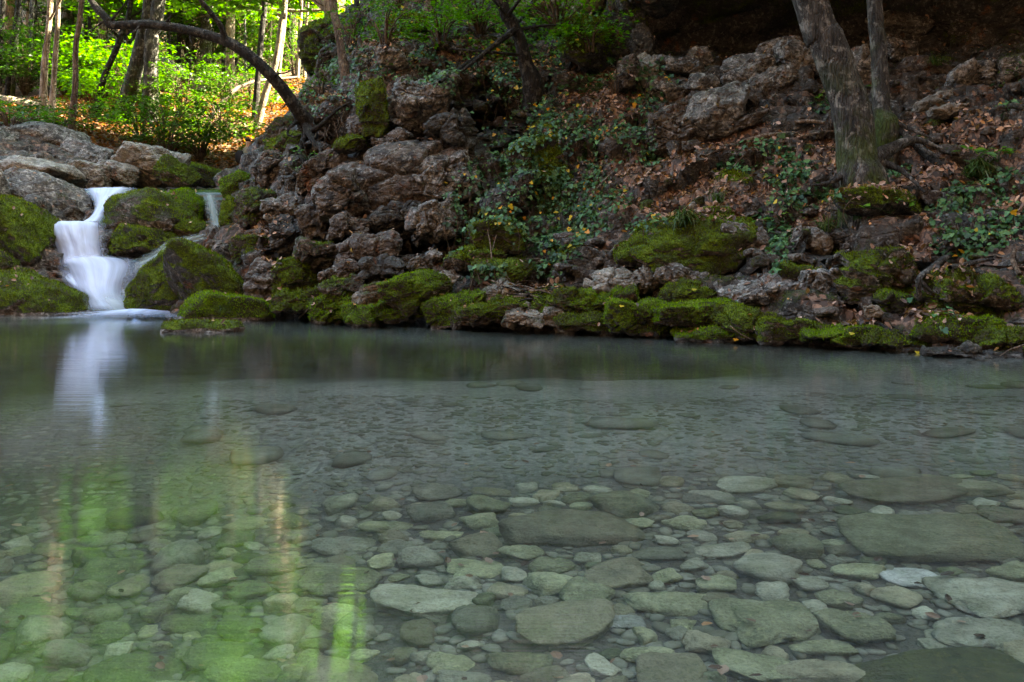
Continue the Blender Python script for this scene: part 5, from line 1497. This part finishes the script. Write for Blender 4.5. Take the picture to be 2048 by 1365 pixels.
# loose stones and clods all over the bank
def rubble():
    rg = np.random.default_rng(17)
    shp = [rock_shape((1, 0.8, 0.6), 1200 + k, 3, 10, 0.8, 9) for k in range(8)]
    w_ = (np.arange(len(AT)) < len(SURF[0][1])) * (CEN[:, 1] < 22) * np.clip(0.4 + 2 * fbm(CEN * 0.9, 2, 6), 0.02, 1)
    pos, nr = strew(1500, w_, rg)
    g = Geo()
    for p, n in zip(pos, nr):
        V, F = shp[rg.integers(8)]
        r = 0.03 + 0.17 * rg.random() ** 2.2
        a = rg.random() * 6.28; ca, sa = math.cos(a), math.sin(a)
        V = V * r * np.array([1, rg.uniform(.7, 1), rg.uniform(.5, 1.1)])
        V = np.stack([V[:, 0] * ca - V[:, 1] * sa, V[:, 0] * sa + V[:, 1] * ca, V[:, 2]], 1) + p - n * r * 0.15
        g.add(V, None, F, moss=0.2 + 0.35 * rg.random())
    struct(g.build('rubble', M['rock_brown']), 'stuff')
rubble()
# ground moss on the terrain
wm = sstep(0.5, 0.8, AM[AT].mean(1)) * (np.arange(len(AT)) < len(SURF[0][1])) * (CEN[:, 1] < 19)
pos, nr = strew(30000, wm, rng)
n2 = unit(nr + np.array([0, 0, 0.5]) + rng.normal(size=nr.shape) * 0.45)
V, F, rn = cards('tuft', pos - nr * 0.004, rdir(rng, len(pos)), n2, rng.uniform(0.014, 0.034, len(pos)), rng)
struct(mesh('ground_moss', V, [F], M['moss'], False, {'rnd': rn}), 'stuff')

# ivy, patch by patch
def ivy(label, regs, n_, seed, yellow=0.03, lift=0.05, size=(0.05, 0.085), trail=14, mat='leaf_ivy', name='ivy', cat='ivy'):
    n = int(n_ * 2.5)
    rng = np.random.default_rng(seed)
    wt = region(cpx, cpy, regs, 0.8) * (CEN[:, 1] < 22) * np.clip(0.35 + 1.6 * fbm(CEN * 1.4 + seed, 2, 3), 0.02, 1) * sstep(-0.6, 0.1, FN[:, 2])
    pos, nr = strew(n, wt, rng)
    pos = pos + nr * rng.uniform(0.01, lift * 1.6, n)[:, None]
    c = pos.mean(0)
    t = empty(name, c)
    tag(t, label, cat)
    n2 = unit(nr * 0.5 + np.array([-0.1, -0.45, 0.6]) + rng.normal(size=nr.shape) * 0.42)
    td = unit(np.array([0, -0.3, -0.8]) + rng.normal(size=nr.shape) * 0.6)
    yl = rng.random(n) < yellow * 0.5
    sz = size[0] * 0.7 + (size[1] - size[0] * 0.7) * rng.random(n) ** 1.4
    trail = trail * 4
    V, F, rn = cards('ivy', pos[~yl] - c, td[~yl], n2[~yl], sz[~yl], rng)
    mesh('foliage', V, [F], M[mat], False, {'rnd': rn}, t)
    if yl.sum() > 0:
        V, F, rn = cards('ivy', pos[yl] - c + np.array([0, -0.03, 0.01]), td[yl], n2[yl], sz[yl] * 1.05, rng)
        mesh('yellow_leaves', V, [F], M['leaf_yellow'], False, {'rnd': rn}, t)['label'] = 'bright yellow dying ivy leaves'
    if trail:
        g = Geo()
        st, sn = strew(trail, wt, rng)
        for a, b in zip(st, sn):
            L = rng.uniform(0.3, 0.9)
            p = [a + b * 0.04, a + b * 0.07 + np.array([rng.normal() * 0.08, -0.05, -L * 0.35]), a + b * 0.06 + np.array([rng.normal() * 0.16, -0.12 * L - 0.05, -L * 0.8])]
            g.tube(np.array(p) - c, [0.005, 0.004, 0.002], 4, 8, 0.1, 3)
        g.build('stem', M['bark_brown'], t)['kind'] = 'stuff'
    return t
ivy('thick ivy hanging over the dark recess beside the rounded grey boulder', [(900, 140, 140, 30), (980, 170, 90, 50), (860, 120, 60, 25)], 900, 1, 0.05)
ivy('ivy curtain with many yellow leaves below the crooked trunk', [(1060, 180, 70, 60), (1040, 240, 60, 70), (1090, 140, 40, 30)], 850, 2, 0.16)
ivy('broad ivy curtain in the middle of the bank right of the big rock face', [(1100, 320, 110, 90), (1180, 280, 70, 60), (1040, 330, 40, 70)], 1700, 3, 0.03)
ivy('ivy trailing down beside the grey knobbly rock', [(925, 420, 30, 70), (905, 470, 22, 40), (950, 370, 30, 50)], 330, 4, 0.05)
ivy('ivy sprays spreading from the middle of the bank towards the litter', [(1080, 420, 90, 60), (1120, 470, 60, 50), (1010, 440, 60, 30)], 1000, 5, 0.06)
ivy('ivy hanging to the twig pile above the mossy shore stones', [(1100, 530, 34, 45), (970, 545, 34, 14)], 240, 6, 0.02)
ivy('ivy left of the broken brown boulder at the edge of the leaf slope', [(1270, 260, 45, 40), (1290, 190, 36, 34), (1310, 150, 40, 30), (1300, 310, 30, 30)], 420, 7, 0.05)
ivy('ivy below the litter slope left of the great moss hummock', [(1290, 450, 40, 16), (1210, 400, 50, 40), (1180, 440, 40, 30)], 230, 8, 0.05)
ivy('dark ivy patch in the leaf litter left of the leaning tree', [(1540, 310, 60, 26), (1570, 340, 50, 30), (1490, 330, 40, 16)], 300, 9, 0.03)
ivy('ivy spray hanging down beside the dark hole', [(1560, 480, 22, 55), (1550, 440, 30, 20)], 150, 10, 0.0)
ivy('ivy and herbs under the leaning tree left of the mossy mound', [(1620, 400, 70, 24), (1700, 420, 40, 20)], 200, 11, 0.03)
ivy('ivy spread over the right end of the bank above the curving root', [(1960, 430, 90, 60), (1920, 480, 60, 40), (2020, 380, 40, 40)], 620, 12, 0.02)
ivy('ivy on the slope beside the moss padded column', [(720, 165, 40, 30), (690, 120, 50, 40), (745, 190, 30, 30)], 380, 13, 0.0)
ivy('ivy on the top slope between the thin trunks', [(760, 60, 60, 50), (820, 40, 60, 40), (700, 50, 40, 40)], 460, 14, 0.01)
ivy('low ivy along the slope left of the straight thin trunk', [(610, 190, 50, 24), (650, 215, 40, 20), (600, 230, 30, 20)], 260, 15, 0.0)
ivy('ivy at the upper right edge below the cave', [(2030, 200, 40, 40), (2040, 160, 30, 30)], 120, 16, 0.04)
ivy('ivy scattered under the cave stones beside the leaning trunk', [(1660, 205, 40, 20), (1690, 215, 30, 18)], 110, 17, 0.0)
ivy('small ivy shoots at the foot of the slender grey trunk', [(1780, 345, 40, 12), (1760, 350, 30, 14)], 60, 18, 0.0)
ivy('light green ivy carpet on the sunlit top of the slope', [(1000, 80, 130, 40), (1100, 60, 90, 50), (930, 60, 60, 40)], 1300, 19, 0.03, 0.08, (0.045, 0.08), 6, 'leaf_bright')
ivy('few ivy leaves on the shore moss at the lower right', [(1880, 640, 30, 24), (1840, 600, 20, 16)], 40, 20, 0.0, 0.05, (0.05, 0.08), 0)
# single yellow leaves lying on the water's edge and moss
for k, (px, py, lab) in enumerate([(1468, 680, 'yellow leaf on the wet edge under the wide moss cushion'), (1832, 706, 'yellow leaf floating beside the dark wet shelf'), (1240, 613, 'orange leaf on the stone left of the vivid tuft'), (1700, 668, 'tiny yellow leaf on the long moss roll'), (1385, 580, 'pale yellow leaf above the vivid moss tuft')]):
    Y = surfY(px, py) - 0.08
    p = P(px, py, Y)[None]
    V, F, rn = cards('ivy', np.zeros((1, 3)), np.array([[0.9, 0.1, 0.1]]), np.array([[0, -0.5, 0.85]]), np.array([0.055]), rng)
    tag(mesh('fallen_leaf', V, [F], M['leaf_yellow'], False, {'rnd': rn}, None, p[0]), lab, 'leaf')

# ------------------------------------------------------------------ grass tufts and herbs
def tuft(px, py, label, n, L, seed, mat='grass'):
    rng = np.random.default_rng(seed)
    Y = surfY(px, py) - 0.02
    c = P(px, py, Y)
    d = rdir(rng, n) * np.array([1, 1, 0]) + np.array([0, -0.45, 0])
    pos = rng.normal(size=(n, 3)) * np.array([0.05, 0.04, 0.015])
    V, F, rn = cards('blade', pos, unit(d), unit(np.array([0, 0, 1.0]) + rng.normal(size=(n, 3)) * 0.25), L * rng.uniform(0.6, 1.2, n), rng)
    # let the tips hang
    h = V[:, 2].copy()
    r = np.hypot(V[:, 0], V[:, 1])
    V[:, 2] = h - 1.6 * np.maximum(r - 0.1, 0) ** 1.3
    tag(mesh('grass_tuft', V, [F], M[mat], False, {'rnd': rn}, None, c), label, 'grass')
tuft(1368, 448, 'tuft of hanging grass on the great moss hummock', 170, 0.26, 1)
tuft(1962, 352, 'dark grass tuft hanging over the litter on the right', 200, 0.30, 2)
tuft(1652, 462, 'short grass hanging beside the dark hole', 70, 0.22, 3)
tuft(1435, 405, 'thin grass tuft above the bright moss dome', 60, 0.2, 4)
tuft(1870, 130, 'dim grass tuft on the earth rock below the cave', 70, 0.22, 5)
tuft(450, 622, 'short grass blades on the bright moss cushion', 50, 0.12, 6)
def herb(px, py, label, n, size, seed, mat='leaf_bright', name='herb', spread=0.22):
    rng = np.random.default_rng(seed)
    Y = surfY(px, py) - 0.05
    c = P(px, py, Y)
    t = empty(name, c)
    tag(t, label, 'plant')
    g = Geo()
    e = rng.normal(size=(n, 3)) * np.array([spread, spread * 0.6, 0.05]) + np.array([0, -0.05, 0.14])
    for k in range(n):
        g.tube([np.zeros(3), e[k] * np.array([0.4, 0.4, 0.7]), e[k]], [0.005, 0.004, 0.002], 4, 6, 0.05, 1)
    g.build('stem', M['grass'], t)
    m = 3
    pos = np.repeat(e, m, 0) + rng.normal(size=(n * m, 3)) * 0.02
    V, F, rn = cards('leaf', pos, rdir(rng, n * m) * np.array([1, 1, 0.2]), unit(np.array([0, -0.3, 1.0]) + rng.normal(size=(n * m, 3)) * 0.25), size * rng.uniform(0.7, 1.2, n * m), rng)
    mesh('foliage', V, [F], M[mat], False, {'rnd': rn}, t)
herb(1995, 325, 'broad leaved herb above the dark grass tuft', 9, 0.13, 1)
herb(2025, 440, 'light green herb among ivy at the right edge', 8, 0.12, 2)
herb(1775, 300, 'light green fern fronds on the moss between the two trunks', 22, 0.08, 3, 'leaf_bright', 'fern', 0.14)
herb(1660, 205, 'small herb left of the leaning trunk below the cave', 8, 0.10, 4, 'leaf_green')
herb(615, 320, 'pale green herb on the outcrop under the hanging roots', 10, 0.06, 5)
herb(592, 345, 'tiny bright moss herb on the slanting ledge', 8, 0.05, 6)
herb(1565, 450, 'small round leaved herb at the top of the hanging ivy', 7, 0.07, 7)
herb(1780, 428, 'single broad leaf herb right of the yellow green cushion', 4, 0.10, 8)
herb(1900, 625, 'seedling on the shore beside the moss dome', 5, 0.06, 9)

# ------------------------------------------------------------------ roots, twigs, fallen wood
def stick(pp, w_, label, mat='dead_wood', name='twig', cat='twig', lift=0.03, Ys=None, sub=()):
    pts = []
    for q, (px, py) in enumerate(pp):
        Y = (Ys[q] if Ys else surfY(px, py) - lift)
        pts.append(P(px, py, Y))
    if not Ys:  # keep the run smooth in depth
        y = np.array([p[1] for p in pts])
        if len(y) > 2: y[1:-1] = (y[:-2] + 2 * y[1:-1] + y[2:]) / 4
        pts = [P(px, py, yy) for (px, py), yy in zip(pp, y)]
    k = np.mean([p[1] for p in pts]) / FPX
    rad = np.asarray(w_, float) / 2 * k
    base = pts[0]
    g = Geo()
    g.tube(np.array(pts) - base, list(rad), 8, len(pts) * 6, 0.12, len(label), 6)
    V = np.concatenate(g.V)
    tag(mesh(name, V, [np.concatenate(g.Q)], M[mat], True, {'moss': np.zeros(len(V))}, None, base), label, cat)
stick([(1175, 410), (1200, 370), (1228, 343)], [5, 4, 3], 'bare grey twig standing on the leaf slope')
stick([(1450, 400), (1455, 350), (1470, 330), (1490, 308)], [3, 3, 3, 2], 'thin bent twig on the slope below the domed boulder')
stick([(1632, 400), (1636, 360), (1630, 335)], [8, 8, 6], 'reddish dead stick standing left of the leaning tree', 'bark_brown')
stick([(1560, 285), (1600, 275), (1640, 265), (1680, 262)], [4, 5, 5, 4], 'pale crooked stick lying left of the leaning tree')
stick([(1590, 245), (1620, 243), (1650, 246)], [8, 9, 7], 'thick pale root piece above the crooked stick', 'dead_wood', 'root', 'root')
stick([(1490, 282), (1530, 272), (1570, 268), (1600, 266)], [8, 9, 8, 5], 'pale exposed root crossing the slope below the boulders', 'dead_wood', 'root', 'root')
stick([(1400, 318), (1440, 300), (1490, 282), (1530, 276)], [4, 6, 7, 6], 'dark exposed root left of the pale one', 'bark_brown', 'root', 'root')
stick([(1840, 600), (1838, 560), (1860, 540), (1885, 520), (1900, 512)], [9, 12, 13, 13, 8], 'thick grey curving root arching over a dark hole on the right', 'bark_grey', 'root', 'root', 0.1)
stick([(1900, 535), (1930, 530), (1960, 522), (1990, 518)], [9, 10, 9, 5], 'horizontal grey root right of the curving root', 'bark_grey', 'root', 'root', 0.08)
stick([(2030, 500), (2025, 520), (2040, 550)], [8, 9, 9], 'short dark root at the right edge', 'bark_brown', 'root', 'root', 0.06)
stick([(1655, 535), (1660, 520), (1685, 508), (1700, 500)], [8, 11, 9, 5], 'pale stub of root sticking out beside the mossy cap', 'bark_grey', 'root', 'root', 0.1)
stick([(1800, 262), (1840, 300), (1880, 330), (1905, 350)], [14, 16, 14, 8], 'dark fallen branch running down the litter right of the trunks', 'bark_dark', 'branch', 'branch', 0.05)
stick([(1760, 648), (1780, 660), (1805, 668)], [6, 6, 4], 'short dark stick on the moss roll at the right', 'bark_dark')
stick([(1700, 650), (1740, 646), (1790, 655)], [5, 5, 3], 'dark twig lying along the shore leaves', 'bark_dark')
stick([(1460, 652), (1480, 668), (1505, 680)], [3, 3, 2], 'thin pale twig dipping into the water below the moss', 'dead_wood')
stick([(598, 636), (608, 628), (616, 618)], [4, 4, 2], 'small pale stick in the dark water gap', 'dead_wood')
stick([(984, 560), (982, 500), (975, 460)], [3, 3, 2], 'thin upright bare twig among the ivy above the shore', 'dead_wood')
stick([(985, 500), (990, 480), (993, 470)], [2, 2, 1], 'side twig next to the upright bare twig', 'dead_wood')
stick([(2048, 690), (2020, 700), (2000, 712)], [3, 3, 2], 'pale dead twig over the water at the right edge', 'dead_wood')
stick([(880, 165), (930, 130), (990, 90), (1040, 40), (1070, 0)], [6, 8, 9, 10, 10], 'long thin dead branch slanting across the ivy slope', 'bark_dark', 'branch', 'branch', 0.35)
stick([(900, 98), (960, 102), (1040, 112)], [4, 5, 6], 'thin nearly level branch crossing the ivy slope', 'bark_dark', 'branch', 'branch', 0.4)
stick([(874, 165), (868, 190), (866, 205)], [2, 2, 1], 'thin dry vine hanging in the recess above the big face', 'dead_wood', 'vine', 'vine', 0.5)
stick([(1008, 320), (1000, 290), (996, 262)], [3, 3, 2], 'bare stem hanging in the ivy curtain', 'dead_wood')
stick([(1018, 335), (1010, 310), (1004, 290)], [2, 2, 2], 'bare hooked stem under the hanging one', 'dead_wood')
# fine roots hanging under the arching tree
for k, (px, py, L) in enumerate([(640, 262, 40), (650, 255, 46), (660, 250, 52), (668, 244, 56), (676, 238, 50), (632, 268, 44), (622, 272, 50), (684, 232, 40)]):
    Y = 16.0
    L *= (0.5, 1.1, 0.7, 1.0, 0.45, 0.9, 1.2, 0.6)[k]
    stick([(px, py), (px + 7 - k % 3 * 7, py + L * 0.5), (px - 9 + k % 4 * 7, py + L)], [1.8, 1.2, 0.6], 'fine dangling root in the hollow under the arching tree, one of a fringe of eight', 'bark_brown', 'root', 'root', 0, [16.2, 16.0, 15.95])
for o in [o for o in COL.objects if o.name.startswith('root') and 'fringe' in str(o.get('label', ''))]: o['group'] = 'fringe of fine roots under the arching tree'
# twig pile on the shore
def twig_pile():
    rng = np.random.default_rng(8)
    for k in range(26):
        px, py = 1035 + rng.normal() * 26, 578 + rng.normal() * 9
        a = rng.normal() * 0.5; L = rng.uniform(14, 30)
        stick([(px - L * math.cos(a), py + L * math.sin(a) * 0.5), (px, py - 2), (px + L * math.cos(a), py - L * math.sin(a) * 0.5)], [3, 3, 2], 'thin brown twig in the driftwood heap above the shore moss', ['dead_wood', 'bark_brown', 'bark_dark'][k % 3], 'twig', 'twig', 0.03)
        COL.objects[-1]['group'] = 'twigs in the driftwood heap'
twig_pile()
# fallen wood in the forest
yl = groundY(415, 246)
stick([(415, 243), (440, 212), (470, 180), (500, 166), (532, 160), (560, 158), (594, 155)], [10, 9, 8, 7, 6, 6, 5], 'sunlit fallen pole slanting up through the forest', 'dead_wood', 'fallen_log', 'log', 0, [yl - 0.3, yl, yl + 0.4, yl + 0.8, yl + 1.2, yl + 1.6, yl + 2.0])
stick([(480, 25), (540, 20), (600, 22), (652, 20)], [5, 6, 6, 5], 'long sunlit branch lying level among the far leaves', 'dead_wood', 'branch', 'branch', 0, [34, 34, 34, 34])
yg = groundY(40, 216)
stick([(-60, 198), (20, 206), (80, 216), (135, 230)], [26, 26, 22, 14], 'thick fallen log in the sun at the left under the trunks', 'bark_pale', 'fallen_log', 'log', 0, [yg, yg, yg, yg])
# dark overhanging stump behind the thick trunks
yk = groundY(350, 205)
rock(335, 150, 42, 34, yk, -10, 0.2, D, 'black overhanging rock behind the thick twin trunks')
rock(375, 160, 28, 10, yk, 8, 0.1, D, 'dark beak of rock pointing right from the black overhang', 'rock')

# ------------------------------------------------------------------ the hiker
def skin_mesh(name, pts, edges, rads, mat, parent=None, sub=2, root=0):
    me = bpy.data.meshes.new(name)
    me.from_pydata([tuple(p) for p in pts], edges, [])
    o = bpy.data.objects.new(name, me)
    COL.objects.link(o)
    o.modifiers.new('skin', 'SKIN')
    lay = me.skin_vertices[0].data if me.skin_vertices else None
    if lay is None:
        bpy.context.view_layer.objects.active = o
        bpy.ops.mesh.customdata_skin_add()
        lay = me.skin_vertices[0].data
    for k, r in enumerate(rads):
        lay[k].radius = (r, r) if isinstance(r, float) else r
        lay[k].use_root = k == root
    m = o.modifiers.new('sub', 'SUBSURF'); m.levels = sub; m.render_levels = sub
    o.modifiers['skin'].use_smooth_shade = True
    me.materials.append(mat)
    if parent: o.parent = parent
    return o
def plain(name, col, rough=0.8):
    t = NT(name)
    p = t.coord('Object')
    n = t.noise(p, 30, 3)
    return t.done(t.pbsdf(t.mix(t.ramp(n, [(0.3, 0.0), (0.7, 0.35)]), col, tuple(c * 0.6 for c in col)), rough, 0.3, t.bump(n, 0.3, 0.01)))
def hiker():
    Y = 26.0
    x = (492 - 1024) / FPX * Y
    zt = CH + (HOR - 277) / FPX * Y
    z0 = zt - 1.72
    t = empty('person', (x, Y, z0))
    t.rotation_euler = (0, 0, R(-55))
    tag(t, 'person in a pale shirt with a dark backpack, walking away beside the outcrop', 'person')
    skin = plain('skin', (0.42, 0.25, 0.17), 0.6)
    # pelvis, spine, neck, head; legs mid stride; arms slightly bent
    J = [(0, 0, .92), (0, .02, 1.12), (0, .03, 1.34), (0, .05, 1.47), (0, .07, 1.56), (0, .08, 1.66),
         (.10, 0, .90), (.11, .10, .50), (.11, .04, .09), (.11, .17, .04),
         (-.10, 0, .90), (-.11, .02, .50), (-.11, -.18, .12), (-.11, -.06, .04),
         (.19, .03, 1.40), (.25, -.04, 1.13), (.22, .10, .92), (.21, .16, .84),
         (-.19, .03, 1.40), (-.25, .05, 1.13), (-.22, .20, .96), (-.21, .27, .90)]
    E = [(0, 1), (1, 2), (2, 3), (3, 4), (4, 5), (0, 6), (6, 7), (7, 8), (8, 9), (0, 10), (10, 11), (11, 12), (12, 13), (2, 14), (14, 15), (15, 16), (16, 17), (2, 18), (18, 19), (19, 20), (20, 21)]
    Rd = [.13, .12, .14, .06, .085, .085, .09, .06, .04, .035, .09, .06, .04, .035, .055, .042, .032, .03, .055, .042, .032, .03]
    nb = len(J)
    for s, wi in ((1, 17), (-1, 21)):   # five short curled fingers on each hand
        wx, wy, wz = J[wi]
        for f in range(5):
            off = (f - 1.5) * 0.018
            a = len(J)
            if f < 4:
                J += [(wx, wy + off, wz - 0.045), (wx - 0.012 * s, wy + off + 0.01, wz - 0.08 + 0.006 * abs(f - 1.5))]
            else:
                J += [(wx - 0.02 * s, wy + 0.04, wz - 0.02), (wx - 0.03 * s, wy + 0.05, wz - 0.045)]
            E += [(wi, a), (a, a + 1)]
            Rd += [.010, .008]
    body = skin_mesh('body', J, E, [float(r) for r in Rd], skin, t)
    sh = [(0, 0, .90), (0, .02, 1.12), (0, .03, 1.36), (0, .05, 1.46), (.19, .03, 1.40), (.25, -.03, 1.16), (-.19, .03, 1.40), (-.25, .05, 1.16)]
    skin_mesh('shirt', sh, [(0, 1), (1, 2), (2, 3), (2, 4), (4, 5), (2, 6), (6, 7)], [.155, .145, .165, .075, .075, .06, .075, .06], plain('shirt_cloth', (0.22, 0.21, 0.15)), t)
    tr = [(0, 0, .93), (.10, 0, .88), (.11, .10, .50), (.11, .04, .10), (-.10, 0, .88), (-.11, .02, .50), (-.11, -.17, .14)]
    skin_mesh('trousers', tr, [(0, 1), (1, 2), (2, 3), (0, 4), (4, 5), (5, 6)], [.15, .11, .078, .062, .11, .078, .062], plain('trouser_cloth', (0.03, 0.032, 0.04)), t)
    hr = [(0, .05, 1.62), (0, .055, 1.69), (0, .09, 1.72)]
    skin_mesh('hair', hr, [(0, 1), (1, 2)], [.085, .098, .085], plain('dark_hair', (0.02, 0.014, 0.01), 0.5), t)
    bp = [(0, -.14, 1.00), (0, -.19, 1.20), (0, -.17, 1.40)]
    b = skin_mesh('backpack', bp, [(0, 1), (1, 2)], [(.17, .11), (.19, .13), (.16, .10)], plain('backpack_cloth', (0.012, 0.012, 0.015)), t)
    # face: nose, ears
    U, F = ico(2)
    g = Geo()
    for c, r in (((0, .185, 1.635), (.014, .022, .02)), ((.088, .075, 1.64), (.012, .02, .03)), ((-.088, .075, 1.64), (.012, .02, .03))):
        g.add(U * np.array(r) + np.array(c), None, F)
hiker()
